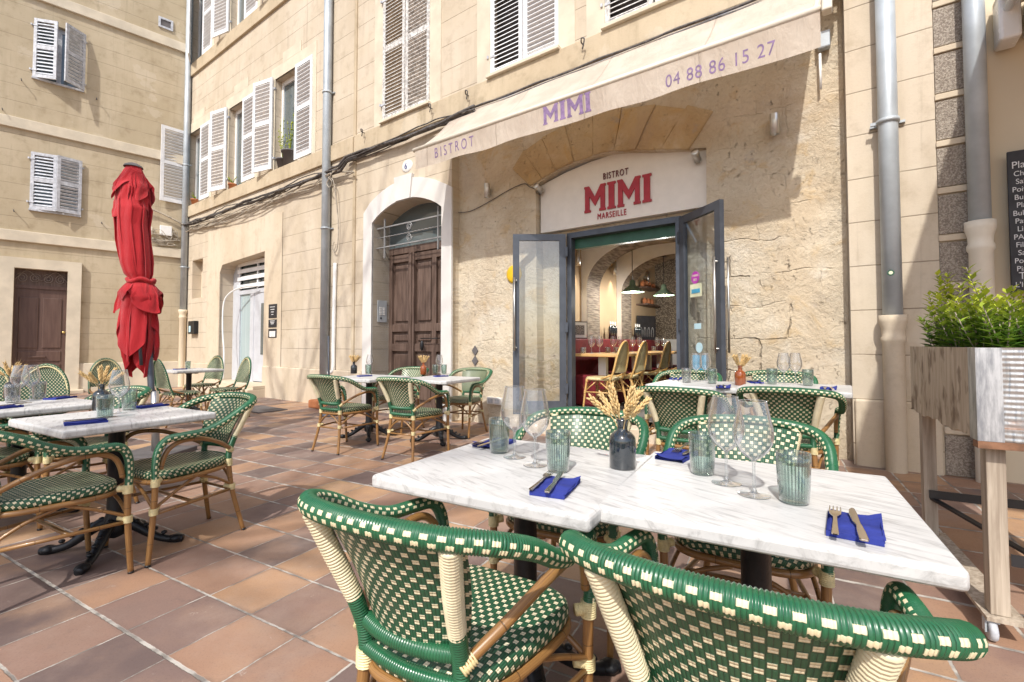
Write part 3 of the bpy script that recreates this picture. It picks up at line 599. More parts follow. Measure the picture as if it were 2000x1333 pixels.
b = B(); b.tube([(-1.0, .33, 1.24), (-1.0, .27, 1.24), (-.62, .27, 1.24), (-.62, .33, 1.24)], .008, 6, lin=True); b.ell((-.97, .27, 1.12), (.035, .03, .09)); b.obj('door_knocker', M['dark'], dr)
gr = empty('window_grille', fw(0, 0, 0), aM, label='curled grey iron grille across the fanlight of the arched brown door', cat='grille')
b = B()
for z in (2.80, 3.14): b.box(-1.895, -.245, .06, .085, z, z + .02)
b.box(-1.70, -1.68, .06, .085, 2.62, 3.3); b.box(-.42, -.40, .06, .085, 2.62, 3.3)
b.tube([(-1.88 + i * .041, .07, 2.98 + .006 * (i % 2)) for i in range(41)], .008, 5, lin=True); b.obj('bar', M['ironw'], gr)
b = B()
for s_ in (1, -1):
    b.tube([(-1.06 + .07 * (1 - i / 22) * math.cos(.7 * i), .06, 2.99 + s_ * .085 + s_ * .07 * (1 - i / 22) * math.sin(.7 * i)) for i in range(18)], .008, 5, lin=True)
b.tube([(-1.9, .34, 2.66), (-1.72, .07, 2.81)], .007, 5, lin=True); b.obj('scroll', M['ironw'], gr)
# shop entrance on the left
sh = B(); y = .32
tA = fac(443, 620, -y)[0]; tB = fac(468, 620, -y)[0]; tC = fac(490, 620, -y)[0]; tD = fac(497, 620, -y)[0]; tE = fac(513, 620, -y)[0]
sh.box(-7.86, tB, y, y + .05, .25, 3.2); sh.box(tB - .001, tB + .05, y - .02, y + .03, .25, 2.42); sh.box(tC, tD, y - .02, y + .04, .25, 2.42); sh.box(tB, tC, y - .02, y + .04, .25, .36); sh.box(tB, -5.6, y - .025, y + .05, 2.36, 2.46)
M['shopg'] = simple('pale_grey_panel', (.52, .54, .58), .5, var=.06)
so = sh.obj('shop_front', M['shopg'], main)
B().box(tB + .05, tC, y + .01, y + .02, .36, 2.36).obj('pane', M['fglass'], so)
B().box(tD, -5.6, y - .01, y + .03, .27, 2.36).obj('shop_door', M['shopg'], so)
B().box(tD + .35, -5.6, y - .02, y - .012, .9, 2.1).obj('door_glass', M['wglass'], so)
b = B()
for z in (2.50, 2.70, 2.88, 3.05): b.box(tB - .02, -5.6, y - .06, y - .03, z, z + .095)
b.box(tB, tB + .05, y - .03, y, 2.46, 3.15); b.box(tB + .9, tB + .95, y - .03, y, 2.46, 3.15); b.obj('slat_grille', M['shut'], so)
B().box(tB, -5.6, y + .03, y + .04, 2.46, 3.2).obj('transom', M['wglass'], so)
b = B(); b.bbox(-8.1, -5.45, -.42, .5, -.1, .19, .02); b.box(-8.1, -5.45, -.3, .6, .19, .25); b.obj('doorstep', M['stP'], main)
# restaurant doorway frame (fixed) and green lintel
b = B(); y = .33
b.box(1.735, 1.80, y - .015, y + .09, .2, 2.62); b.box(3.155, 3.215, y - .015, y + .09, .2, 2.62); b.box(1.80, 3.155, y - .02, y + .09, 2.55, 2.62); fo = b.obj('door_frame', M['frame'], main)
B().box(1.80, 3.155, y + .09, y + .17, 2.42, 2.6).obj('green_lintel', M['green'], fo)
b = B(); b.bbox(1.30, 3.6, -.06, .5, -.05, .2, .015); b.obj('threshold_step', M['stP'], main)
def glass_leaf(hx, hy, ang, side, name_label):
    W = .70; o = B(); fr = .085
    o.box(0, fr, 0, .05, .23, 2.60); o.box(W - fr, W, 0, .05, .23, 2.60); o.box(fr, W - fr, .002, .048, 2.60 - fr, 2.60); o.box(fr, W - fr, .002, .048, .23, .40)
    r = o.obj('glass_door', M['frame'], main, (hx, hy, 0), ang); r['label'] = name_label
    B().box(fr, W - fr, .02, .028, .40, 2.515).obj('pane', M['pane'], r)
    h_ = B()
    for yy in (-.055, .105):
        h_.tube([(W - .02, yy, 1.06), (W - .02, yy, 2.02)], .012, 8, lin=True)
    for z in (1.10, 1.98): h_.tube([(W - .045, -.055, z), (W - .045, .105, z)], .01, 8, lin=True); h_.tube([(W - .045, -.055, z), (W - .02, -.055, z)], .01, 8, lin=True)
    h_.obj('door_handle', M['metal'], r)
    k = B()
    for z in (.5, 1.3, 2.3): k.box(-.02, .02, -.012, .062, z, z + .13)
    k.obj('hinge', M['frame'], r); return r
def wdir(ax, ay): # world dir -> angle in facade frame
    return math.atan2(ay, ax) - aM
lf = glass_leaf(1.72, .30, wdir(-1, .0), -1, 'left glass door leaf folded back'); 
rf = glass_leaf(3.20, .30, wdir(.235, -.97), 1, 'right glass door leaf with stickers')
def disc(name, mat, parent, x, z, r, y=.012, n=24, t=.004):
    b = B(); b.prism([(x + r * math.cos(2 * PI * i / n), z + r * math.sin(2 * PI * i / n)) for i in range(n)], y - t, y); return b.obj(name, mat, parent)
# stickers on the right leaf (its pane faces the camera on local +y side)
def rx(px): # px -> local x along the leaf
    p0 = main.matrix_basis @ Vec((3.20, .30, 0)); dxy = (.235, -.97); k = (px - CX) / F
    return (k * p0.y - p0.x) / (dxy[0] - k * dxy[1])
ys_ = -.003
q = rx(1357); disc('round_sticker', M['magenta'], rf, q, 1.87, .068, .016)
B().box(rx(1347), rx(1369), .013, .016, 1.66, 1.80).obj('price_sticker', M['pyel'], rf)
B().box(rx(1350), rx(1366), .010, .013, 1.70, 1.745).obj('blue_label', M['tblue'], rf)
B().box(rx(1354), rx(1367), .013, .016, 1.31, 1.37).obj('card_sticker', M['pblue'], rf)
disc('pale_sticker', M['pblue'], rf, rx(1363), 1.11, .055, .016)
B().box(rx(1350), rx(1376), .013, .016, .86, 1.03).obj('poster_sticker', M['tblue'], rf)
for i, (w, zz) in enumerate((('TABLES', 1.88), ('2023', 1.835))):
    t = text_b(w, .034, .0008); t.obj('sticker_lettering', M['pyel'], rf, (q - .055 + .02 * i, .0115, zz))
# ------------------------------------------------------------------ white sign panel with letters
sgn = empty('restaurant_sign', fw(2.45, -.24, 2.65), aM, label='white arched sign panel with red MIMI letters above the restaurant doors', cat='sign')
pl = [(-1.08, .01), (1.07, .01), (1.08, .64), (.7, .72), (.35, .80), (0.0, .85), (-.35, .82), (-.7, .76), (-1.08, .66)]
B().prism(pl, 0, .07).obj('panel', M['signw'], sgn)
def slabM(x, z, w, h):
    s = w * .235; f = h * .075; b = []
    P = [(0, 0), (s * 1.25, 0), (s * 1.25, f), (s, f * 1.4), (s, h * .60), (w * .5, h * .22), (w - s, h * .60), (w - s, f * 1.4), (w - s * 1.25, f), (w - s * 1.25, 0), (w, 0), (w, f), (w - s * .15, f * 1.3), (w - s * .15, h - f * 1.3), (w, h - f), (w, h), (w - s * .95, h), (w * .5, h * .56), (s * .95, h), (0, h), (0, h - f), (s * .15, h - f * 1.3), (s * .15, f * 1.3), (0, f)]
    return [(x + a, z + c) for a, c in P]
def slabI(x, z, w, h):
    f = h * .075; P = [(0, 0), (w, 0), (w, f), (w * .84, f * 1.4), (w * .84, h - f * 1.4), (w, h - f), (w, h), (0, h), (0, h - f), (w * .16, h - f * 1.4), (w * .16, f * 1.4), (0, f)]
    return [(x + a, z + c) for a, c in P]
def mimi(parent, mat, x, z, W, h, y0, y1, name='letter'):
    wM = W * .335; wI = W * .125; g = W * .027; c = x
    for k in 'MIMI':
        w = wM if k == 'M' else wI; bb = B(); poly = (slabM if k == 'M' else slabI)(c, z, w, h)
        n = len(poly); bb.wall(poly, [], y0, .01); bb.add([(a, y0, c2) for a, c2 in poly] + [(a, y1, c2) for a, c2 in poly], [(i, (i + 1) % n, (i + 1) % n + n, i + n) for i in range(n)])
        bb.obj(name, mat, parent, fix=False); c += w + g
mimi(sgn, M['signr'], -.41, .17, .87, .335, -.02, 0)
t = text_b('BISTROT', .115, .006, .62, spacing=1.25); t.obj('lettering', M['signb'], sgn, (-.155, -.006, .555))
t = text_b('MARSEILLE', .105, .006, .66, spacing=1.2); t.obj('lettering', M['signr'], sgn, (-.235, -.006, .065))
# ------------------------------------------------------------------ awning
aw = empty('awning', fw(0, 0, 0), aM, label='cream retractable awning with faded lilac lettering over the restaurant bay', cat='awning')
T0, T1 = 0.0, 4.62; zb, zf = 4.56, 3.80; nf = .78
def fab(u, v): return Vec((T0 + (T1 - T0) * u, -(.03 + (nf - .03) * v), zb + (zf - zb) * v - .05 * math.sin(PI * v) + .006 * math.sin(u * 21)))
B().grid(fab, 60, 10).obj('canopy', M['awn'], aw, fix=False)
def valy(x, v):
    u = (x - T0) / (T1 - T0); return -(nf + .012 + .006 * v * math.sin(u * 43) + .006 * v * math.sin(u * 17 + 1) - .02 * v)
def val(u, v): return Vec((T0 + (T1 - T0) * u, valy(T0 + (T1 - T0) * u, v), zf - .015 - v * (.255 + .008 * math.sin(u * 29) + .035 * u)))
def onval(ob):
    for p in ob.data.vertices:
        X = p.co.x + ob.location.x; Z = p.co.z + ob.location.z; p.co.y = valy(X, (zf - .015 - Z) / .27) - .0025
    ob.location.y = 0; return ob
B().grid(val, 120, 6).obj('valance', M['awn'], aw, fix=False)
B().tube([(T0 - .04, -nf, zf), (T1 + .05, -nf, zf - .0)], .028, 14, lin=True).obj('front_bar', M['creampl'], aw)
b = B(); b.tube([(T1 - .03, -.06, 4.42), (T1 - .03, -.4, 4.12), (T1 - .03, -nf, zf)], .018, 8); b.bbox(T1 + .01, T1 + .08, -nf - .045, -nf + .05, zf - .05, zf + .07, .012); b.bbox(T1 + .04, T1 + .13, -.14, .0, 4.3, 4.6, .01)
b.tube([(T0 + .03, -.06, 4.40), (T0 + .03, -nf, zf - .02)], .014, 8, lin=True); b.obj('arm', M['creampl'], aw)
tq, zq = fac(1602, 140, -.08); b = B(); b.tube([(tq, -.0 + .10, zq + .18), (tq, .10, zq - .16)], .012, 8, lin=True); b.obj('crank_rod', M['enam'], aw)
tq, zq = fac(1609, 78, -.08); B().bbox(tq - .05, tq + .05, .06, .14, zq - .08, zq + .08, .012).obj('motor_box', M['zinc'], aw)
yv = -(nf + .034)
t = text_b('BISTROT', .185, 0, .66, spacing=1.55); onval(t.obj('valance_lettering', M['lilac'], aw, (.36, 0, 3.60)))
mimi(aw, M['lilac'], 2.05, 3.57, .58, .20, yv - .004, yv, 'valance_letter')
for o in aw.children:
    if o.name.startswith('valance_letter') and not o.name.startswith('valance_lettering'): onval(o)
t = text_b('04 88 86 15 27', .165, 0, .80, spacing=1.12); onval(t.obj('valance_number', M['lilac'], aw, (3.40, 0, 3.555)))
# ------------------------------------------------------------------ things fixed on the main facade
def pipe(t, zt, zb_, r, label, mat, name='drainpipe', cuff=None, root=fw, n=.09, ang=aM, mat2=None, zc=1.25, clips=()):
    o = empty(name, root(t, n, 0), ang, label=label, cat='drainpipe')
    B().tube([(0, 0, zc), (0, 0, zt)], r, 18, lin=True).obj('upper_pipe', mat, o)
    if mat2:
        B().lathe([(r * 1.05, zb_), (r * 1.08, zc - .12), (r * 1.25, zc - .10), (r * 1.25, zc - .07), (r * 1.1, zc - .05), (r * 1.15, zc), (r * 1.38, zc + .06), (r * 1.38, zc + .12), (r * 1.05, zc + .12)], 20).obj('cast_lower_pipe', mat2, o)
    b = B()
    for z in clips: b.lathe([(r, z), (r + .012, z), (r + .012, z + .035), (r, z + .035)], 18); b.box(-r - .05, r + .05, n - .03, n, z + .01, z + .03); b.box(-r - .05, -r, -.01, .01, z + .005, z + .03)
    if clips: b.obj('pipe_clamp', M['zinc'], o)
    return o
pR = pipe(5.06, 4.9, .05, .069, 'thick grey zinc drainpipe with a cream cast foot right of the restaurant', M['zinc'], mat2=M['stP'], zc=1.27, clips=(3.02,))
disc('round_sticker', M['green'], pR, -.01, 1.74, .024, -.0705); disc('sticker_centre', M['pyel'], pR, -.01, 1.74, .014, -.0715)
pL = pipe(-3.2, 11.5, .62, .078, 'tall grey zinc drainpipe between the black plaques and the arched brown door', M['zinc'], zc=.55, clips=(8.6, 5.9, 3.3))
pC = pipe(-9.83, 11.5, .0, .075, 'grey drainpipe in the inner corner between the two beige buildings', M['zinc'], n=.09, mat2=M['cream'], zc=1.95, clips=(6., 3.2))
o = empty('white_conduit', fw(-2.98, .04, 0), aM, label='white plastic conduit climbing beside the grey drainpipe by the arched door', cat='conduit')
B().tube([(-.16, 0, .60), (-.05, 0, .63), (0, 0, .72), (0, 0, 1.2), (.02, 0, 2.65)], .035, 12).obj('tube', M['enam'], o)
def small(name, t, n, z, label, cat, group=None, root=fw, ang=aM): return empty(name, root(t, n, z), ang, label=label, cat=cat, group=group)
o = small('house_number_plate', -1.05, .0, 4.055, 'small white enamel plate with a blue 6 above the arched brown door', 'number plate')
b = B(); b.lathe([(0.001, .022), (.10, .02), (.125, .01), (.13, 0)], 28, M=Matrix.Rotation(R(90), 4, 'X')); pl_ = b.obj('plate', M['enam'], o); pl_.scale = (.95, 1, .78)
t = text_b('6', .14, .002); t.obj('numeral', M['blue'], o, (-.045, -.024, -.05))
o = small('intercom_panel', -1.90, -.19, 1.72, 'grey steel intercom panel in the white jamb of the arched brown door', 'intercom', ang=aM + R(90)); o.location = fw(-1.895, -.19, 1.72)
B().bbox(-.1, .1, -.012, .0, -.19, .19, .004).obj('plate', M['zinc'], o)
b = B()
for i in range(2):
    for j in range(5): b.box(-.06 + i * .07, -.015 + i * .07, -.02, -.012, -.06 + j * .028, -.045 + j * .028)
b.obj('button', M['enam'], o); B().ell((-.03, -.014, -.12), (.02, .008, .02)).obj('speaker', M['dark'], o)
for i, (za, zb2, lab) in enumerate(((1.70, 2.0, 'topmost black plaque of three beside the grey shop entrance'), (1.50, 1.67, 'middle small black plaque of three beside the grey shop entrance'), (1.28, 1.47, 'lowest black plaque with a white card beside the grey shop entrance'))):
    o = small('wall_plaque', -5.24, .0, (za + zb2) / 2, lab, 'plaque', 'plaques by the shop entrance')
    B().bbox(-.17, .17, -.02, 0, -(zb2 - za) / 2, (zb2 - za) / 2, .004).obj('plate', M['board'], o)
    b = B(); h = zb2 - za
    if i == 2: b.box(-.11, .13, -.025, -.021, -h * .4, h * .25); b.obj('card', M['enam'], o)
    else:
        for j in range(4 - i): b.box(-.10 + .02 * j, .10 - .02 * j, -.024, -.021, h * (.28 - .18 * j), h * (.28 - .18 * j) + .012)
        b.obj('lettering', M['chalk'], o)
o = small('letter_box', -9.25, .0, 1.58, 'small black metal letter box on the wall left of the grey shop entrance', 'letter box'); B().bbox(-.2, .2, -.1, 0, -.17, .17, .01).obj('box', M['dark'], o); B().box(-.13, -.02, -.106, -.1, -.12, .04).obj('tag', M['pblue'], o)
o = small('wall_socket', .66, -.16, .29, 'white double socket box low on the stone wall left of the glass doors', 'socket')
b = B(); b.bbox(-.13, .13, -.05, 0, -.0, .10, .008); b.obj('casing', M['enam'], o); b = B(); b.bbox(-.10, -.02, -.058, -.05, .02, .08, .005); b.bbox(.02, .1, -.058, -.05, .02, .08, .005); b.obj('outlet', M['shutg'], o)
o = small('round_yellow_plate', .985, -.155, 2.12, 'round yellow enamel plate on stone wall behind the left glass door', 'plate'); b = B(); b.lathe([(0.001, .03), (.09, .028), (.125, .012), (.13, 0)], 28, M=Matrix.Rotation(R(90), 4, 'X')); b.obj('plate', M['yellow'], o)
def wall_lamp(t, n, z, label, ln=.2, ang=0):
    o = small('wall_lamp', t, n, z, label, 'wall lamp', 'steel wall lamps')
    M_ = Matrix.Translation((0, -.085, 0)) @ Matrix.Rotation(ang, 4, 'X'); b = B(); b.lathe([(0.001, ln / 2), (.04, ln / 2), (.042, ln / 2 - .005), (.042, -ln / 2), (.034, -ln / 2), (.034, -ln / 2 + .03), (.001, -ln / 2 + .03)], 20, M=M_); b.obj('cylinder', M['metal'], o)
    B().box(-.02, .02, -.05, .0, -.03, .03).obj('bracket', M['metal'], o); return o
wall_lamp(.56, -.16, 3.36, 'steel cylinder wall lamp on the stone left of the white sign')
wall_lamp(4.2, -.16, 3.32, 'steel cylinder wall lamp under the awning right of the white sign')
wall_lamp(3.44, -.22, 3.20, 'steel spotlight tilted at the top right corner of the white sign', .14, R(65))
wall_lamp(1.40, -.22, 3.24, 'steel spotlight tilted at the top left corner of the white sign', .14, R(65))
o = small('knotted_cable', 0, 0, 0, 'thin black cable looping from the door bay to the sign past the wall lamp', 'cable')
B().tube([(-.06 + .02, .12, 3.15), (.2, .145, 3.14), (.55, .145, 3.22), (.9, .145, 3.32), (1.15, .145, 3.36), (1.25, .14, 3.3), (1.36, .15, 3.24)], .006, 6).obj('wire', M['cable'], o)
o = small('diamond_tile', .28, -.155, .98, 'two small dark diamond tiles set in the stone wall left of the glass doors', 'tile')
b = B()
for z in (.07, -.08): b.prism([(0, z - .075), (.06, z), (0, z + .075), (-.06, z)], -.01, 0)
b.obj('tile', M['slate'], o)
# cable bundle below the sill course
random.seed(5)
o = empty('cable_bundle', fw(0, 0, 0), aM, label='tangled grey cables strung along the facade below the first floor sills', cat='cables')
b = B()
for k in range(7):
    ph = random.random() * 9; pts = []
    for i in range(56):
        t = -9.95 + i * .19; sag = .05 * abs(math.sin(t * .9 + ph)) * (1 if t < -2.5 else .7)
        z = 4.52 - (.14 if t < -2.7 else .02) - sag * (k / 3.5) - .02 * math.sin(t * 2 + ph) + (.015 * k - .05)
        pts.append((t, -.06 - .03 * random.random() - .012 * k, z))
    b.tube(pts, .011 + .006 * (k % 3), 6, per=2)
b.tube([(-2.6 + i * .3, -.06, 4.50 + .015 * math.sin(i)) for i in range(27)], .02, 6, per=3)
b.tube([(.3 + i * .3, -.075, 4.55 + .01 * math.sin(i * 2)) for i in range(16)], .014, 6, per=3)
b.obj('cable', M['cable'], o)
b = B()
for k in range(5):
    b.tube([(-9.9 + k * .1, -.05, 4.3), (-9.7 + .8 * k, -.09, 4.18 - .03 * k), (-8.8 + 1.1 * k, -.08, 4.28), (-7.2 + 1.2 * k, -.09, 4.2 - .03 * (k % 2)), (-5.3 + k * .6, -.07, 4.33)], .012, 5)
b.tube([(-3.05, -.12, 4.25), (-2.9, -.12, 4.1), (-2.86, -.05, 3.4), (-2.88, -.05, 2.95), (-2.96, -.05, 2.85), (-3.03, -.05, 2.95), (-2.98, -.05, 3.05)], .01, 5)
b.tube([(-3.05, -.14, 4.25), (-2.95, -.14, 4.15), (-3.0, -.14, 4.05), (-3.1, -.14, 4.15), (-2.95, -.15, 4.3), (-3.3, -.14, 4.28), (-3.6, -.12, 4.2), (-3.0, -.14, 4.3), (-2.7, -.1, 4.36)], .009, 5)
b.obj('loose_wire', M['paleblue'], o)
o = empty('hanging_cable', fw(0, 0, 0), aM, label='pale cable drooping round the left jamb of the grey shop entrance', cat='cable')
B().tube([(-6.4, .2, 2.5), (-6.9, .1, 2.5), (-7.35, .0, 2.35), (-7.5, -.05, 2.1), (-7.5, -.06, 1.5), (-7.4, -.06, .9), (-7.45, -.05, .3)], .018, 7).obj('cable', M['enam'], o)
# hooks below the upper windows
hk = None
for i, (px, py) in enumerate(((716, 262), (848, 215), (919, 190), (1143, 92))):
    t, z = fac(px, py); o = small('wall_hook', t, .045 if z < 4.9 else 0, z, ('rusty wall hook below the leftmost closed shutters', 'rusty wall hook right of the leftmost closed shutters', 'rusty wall hook left of the middle closed shutters', 'rusty wall hook above the awning between the right shutters')[i], 'hook', 'rusty wall hooks')
    B().tube([(0, 0, 0), (0, -.06, .0), (.02, -.09, .03), (.05, -.08, .01), (.02, -.07, -.09)], .009, 6).obj('hook', M['cable'], o)
# flower pots on the sills
for i, (px, py, mt, r_, lab) in enumerate(((380, 398, 'terra', .10, 'terracotta pot on the sill of the window nearest the corner'), (453, 368, 'terra', .09, 'small terracotta pot on the second window sill'), (551, 325, 'slate', .13, 'dark round pot with thin stems on the third window sill'), (565, 312, 'slate', .16, 'tall slate pot with stems on the third window sill'))):
    t, z = fac(px, py, -.05); o = small('flower_pot', t, -.06, 4.925, lab, 'flower pot', 'flower pots on sills')
    h = .3 if i == 3 else r_ * 1.5; B().lathe([(0.001, 0), (r_ * .7, 0), (r_, h), (r_ * 1.08, h), (r_ * 1.08, h - .03), (r_ * .9, h - .03), (0.001, h - .04)], 16).obj('pot', M[mt], o)
    b = B(); random.seed(i)
    for k in range(7 if i > 1 else 4):
        a = random.random() * 6; hh = (.9 if i > 1 else .2) * random.uniform(.4, 1); pts = [(0, 0, h - .04), (math.cos(a) * .04, math.sin(a) * .04, h + hh * .5), (math.cos(a) * .12, math.sin(a) * .08, h + hh)]; b.tube(pts, .004, 4)
        for q in range(5): b.ell((math.cos(a) * .03 * q, math.sin(a) * .02 * q, h + hh * (.2 + q * .18)), (.02, .02, .012), nu=5, nv=3)
    b.obj('stem', M['leaf'], o)
# restaurant corner: manhole, doorstep log
o = empty('drain_cover', at(508, 800, .004), aM, label='dark square drain cover in the paving before the beige pier', cat='drain cover'); B().bbox(-.45, .45, -.25, .25, -.005, .012, .004).obj('cover', M['slate'], o)
p = at(622, 797, 0); o = empty('stone_kerb_block', (p.x, p.y, 0), aM, label='low reddish stone block lying along the foot of the facade', cat='kerb block'); B().bbox(-.15, 1.2, -.12, .12, 0, .15, .03).obj('block', M['terra'], o)
# ================================================================== INTERIOR
def IN(t, n, z): return (t, -n, z)
ins = main
B().box(1.2, 6.2, .50, 6.0, .17, .25).obj('interior_floor', M['infloor'], ins)
b = B(); b.box(1.14, 1.2, .52, 6., .25, 3.3); b.obj('inner_side_wall', M['inwall'], ins)
b = B(); b.box(1.2, 6.2, 5.4, 5.5, 1.25, 3.3); b.obj('mosaic_wall', M['mosaic'], ins)
b = B(); b.box(1.2, 6.2, 5.36, 5.5, .25, 1.25); b.box(1.14, 6.2, .5, 6., 3.25, 3.3); b.box(6.15, 6.2, .5, 6., .25, 3.25); b.box(3.3, 6.2, .51, .53, .25, 3.25); b.box(1.14, 1.72, .51, .53, .25, 3.25); b.box(1.72, 3.3, .51, .53, 2.66, 3.25); b.obj('inner_white_wall', M['inwhite'], ins)
for k, n0 in enumerate((1.76, 3.2)):
    pr = [(1.295, .25), (1.295, 2.08)] + [(2.24 - .945 * math.cos(a * PI / 24), 2.08 + .66 * math.sin(a * PI / 24)) for a in range(1, 13)] + [(3.9, 2.74), (3.9, .25)]
    b = B(); b.wall([(1.2, .25)] + pr + [(4.4, .25), (4.4, 3.25), (1.2, 3.25)], [], n0, .0); 
    ob = b.obj('inner_arch', M['inwhite'], ins, fix=False)
    b = B(); n = len(pr); b.add([(a, n0 + .001, z) for a, z in pr] + [(a, n0 + .5, z) for a, z in pr], [(i, i + 1, i + 1 + n, i + n) for i in range(n - 1)]); b.obj('brick_soffit', M['brick'], ob, fix=False)
b = B(); b.bbox(1.2, 1.50, 1.0, 5.1, .25, 1.23, .02); b.bbox(1.5, 1.98, 1.0, 5.1, .25, .70, .03)
o = empty('banquette', fw(0, 0, 0), aM, label='burgundy velvet banquette along the inner wall of the restaurant', cat='banquette')
B().bbox(1.2, 1.48, 1.0, 5.1, .25, 1.23, .02).obj('backrest', M['redvel'], o); B().bbox(1.48, 1.95, 1.0, 5.1, .25, .70, .03).obj('seat', M['redvel'], o)
for i, (n0, n1) in enumerate(((.82, 1.95), (2.1, 3.2), (3.35, 4.4))):
    o = empty('dining_table', fw(1.88, -(n0 + n1) / 2, .25), aM, label=('oak indoor table nearest the open doorway', 'middle oak indoor table beside the banquette', 'farthest oak indoor table beside the banquette')[i], cat='table', group='oak tables indoors'); L = (n1 - n0) / 2
    B().bbox(-.36, .34, -L, L, .72, .76, .006).obj('tabletop', M['table_wood'], o); b = B(); b.bbox(-.06, .06, -L + .25, -L + .33, 0, .72, .004); b.bbox(-.06, .06, L - .3, L - .22, 0, .72, .004); b.obj('leg', M['inwhite'], o)
# pendants (lit)
for i, (t, n, z) in enumerate(((1.91, 2.18, 2.0), (2.07, 3.28, 2.03))):
    o = empty('pendant_lamp', fw(t, -n, z), aM, label=('sage green pendant lamp nearer the doorway', 'sage green pendant lamp deeper in the room')[i], cat='pendant lamp', group='green pendant lamps')
    B().lathe([(.03, .19), (.045, .17), (.05, .12), (.055, .10), (.11, .06), (.185, -.005), (.19, -.01), (.18, -.01), (.10, .045), (.02, .08)], 28).obj('lamp_shade', M['lampgreen'], o)
    B().tube([(0, 0, .18), (0, 0, 2.75 - z)], .006, 6, lin=True).lathe([(.05, 2.75 - z), (.05, 2.72 - z), (.001, 2.715 - z)], 14).obj('cord', M['blackpaint'], o)
    B().ell((0, 0, .02), (.04, .04, .045)).obj('bulb', emis('lamp_bulb', (1, .72, .38), 12), o)
    L = bpy.data.lights.new('pendant_light', 'POINT'); L.energy = 30; L.color = (1, .95, .88); L.shadow_soft_size = .06; lo = bpy.data.objects.new('pendant_light', L); COL.objects.link(lo); lo.location = fw(t, -n, z - .08)
for i, (t, n, z) in enumerate(((1.2, 1.5, 2.52), (1.2, 2.93, 2.54), (1.2, 4.7, 2.58))):
    o = empty('sconce', fw(t, -n, z), aM, label=('steel tube sconce on the ochre wall nearest the doorway', 'steel tube sconce between the two inner arches', 'steel tube sconce beyond the second inner arch')[i], cat='sconce', group='steel tube sconces indoors')
    B().lathe([(0.001, .12), (.035, .12), (.037, -.12), (.03, -.12), (.03, -.09), (.001, -.09)], 16, (.08, 0, 0)).obj('tube', M['metal'], o); B().box(0, .05, -.02, .02, -.03, .03).obj('bracket', M['metal'], o)
    L = bpy.data.lights.new('sconce_light', 'SPOT'); L.energy = 10; L.color = (1, .82, .6); L.spot_size = R(75); L.spot_blend = .8; L.shadow_soft_size = .03; lo = bpy.data.objects.new('sconce_light', L); COL.objects.link(lo); lo.location = fw(t + .08, -n, z - .13)
# pictures & bottles on the banquette back
o = empty('framed_picture', fw(1.34, -1.38, 1.23), aM + R(60), label='black framed photograph leaning on the banquette by the doorway', cat='picture'); B().bbox(-.16, .16, -.012, .012, 0, .27, .004).obj('frame', M['blackpaint'], o); B().box(-.145, .145, -.016, -.012, .015, .255).obj('mount', M['enam'], o); B().box(-.1, .1, -.019, -.016, .06, .21).obj('print', simple('grey_print', (.25, .24, .23), .6, var=.9, scale=60), o)
o = empty('framed_picture', fw(1.36, -4.35, 1.23), aM + R(60), label='black chalk board with drawn bottles leaning at the far end of the banquette', cat='picture'); B().bbox(-.24, .24, -.012, .012, 0, .50, .004).obj('frame', M['board'], o)
b = B()
for k in range(4): b.tube([(-.15 + k * .1 - .025, -.016, .06), (-.15 + k * .1 - .025, -.016, .2), (-.15 + k * .1 - .008, -.016, .26), (-.15 + k * .1 + .008, -.016, .26), (-.15 + k * .1 + .025, -.016, .2), (-.15 + k * .1 + .025, -.016, .06)], .003, 4, lin=True)
b.obj('chalk_drawing', M['chalk'], o)
def wine_bottle(pos, lab):
    o = empty('wine_bottle', pos, 0, label=lab, cat='bottle', group='wine bottles on the banquette'); B().lathe([(0.001, 0), (.037, 0), (.037, .19), (.03, .22), (.014, .25), (.014, .31)], 14).obj('body', M['smoke'], o); B().lathe([(.0145, .26), (.0145, .312), (.001, .313)], 12).obj('cap', M['enam'], o); return o
for i in range(3): wine_bottle(fw(1.36, -2.55 - .1 * i, 1.23), ('left', 'middle', 'right')[i] + ' wine bottle of the three on the banquette between the arches')
for i in range(3): wine_bottle(fw(1.36, -3.75 - .1 * i, 1.23), ('left', 'middle', 'right')[i] + ' wine bottle of the three on the banquette before the chalk board')
o = empty('wall_shelf', fw(1.2, -4.6, 1.95), aM, label='dark shelf with plants and jars on the far inner wall', cat='shelf'); b = B(); b.bbox(0, .25, -.4, .4, 0, .03, .003); b.bbox(0, .25, -.4, .4, .35, .38, .003); b.obj('board', M['wood'], o)
b = B()
for k in range(7): b.lathe([(0.001, 0), (.04, 0), (.045, .09), (.02, .13)], 10, (.12, -.34 + k * .11, .03 if k % 2 else .38))
b.obj('jar', M['terra'], o)
# ================================================================== LEFT BUILDING
lb = empty('corner_house', (OL[0], OL[1], 0), aL, label='older beige stucco house on the left with a brown panelled door and grey shutters', cat='building')
dh = [(-3.2, .05), (-2.33, .05), (-2.33, 2.86), (-3.2, 2.86)]
lw1 = [(-3.0, 7.32), (-2.17, 7.32), (-2.17, 8.68), (-3.0, 8.68)]; lw2 = [(-2.98, 4.26), (-2.16, 4.26), (-2.16, 5.56), (-2.98, 5.56)]
B().wall([(-14, -.3), (0, -.3), (0, 11.6), (-14, 11.6)], [dh, lw1, lw2], 0, .22, [.16, .2, .2]).obj('wall', M['stL'], lb, fix=False)
b = B()
for z in (3.46, 6.02, 9.13): b.box(-14, 0, -.06, .01, z, z + .245)
b.obj('string_course', M['trimL'], lb, bevel=.012)
B().box(-14, -3.42, -.05, .01, -.3, .68).box(-2.1, 0, -.05, .01, -.3, .68).obj('plinth', M['trimL'], lb, bevel=.012)
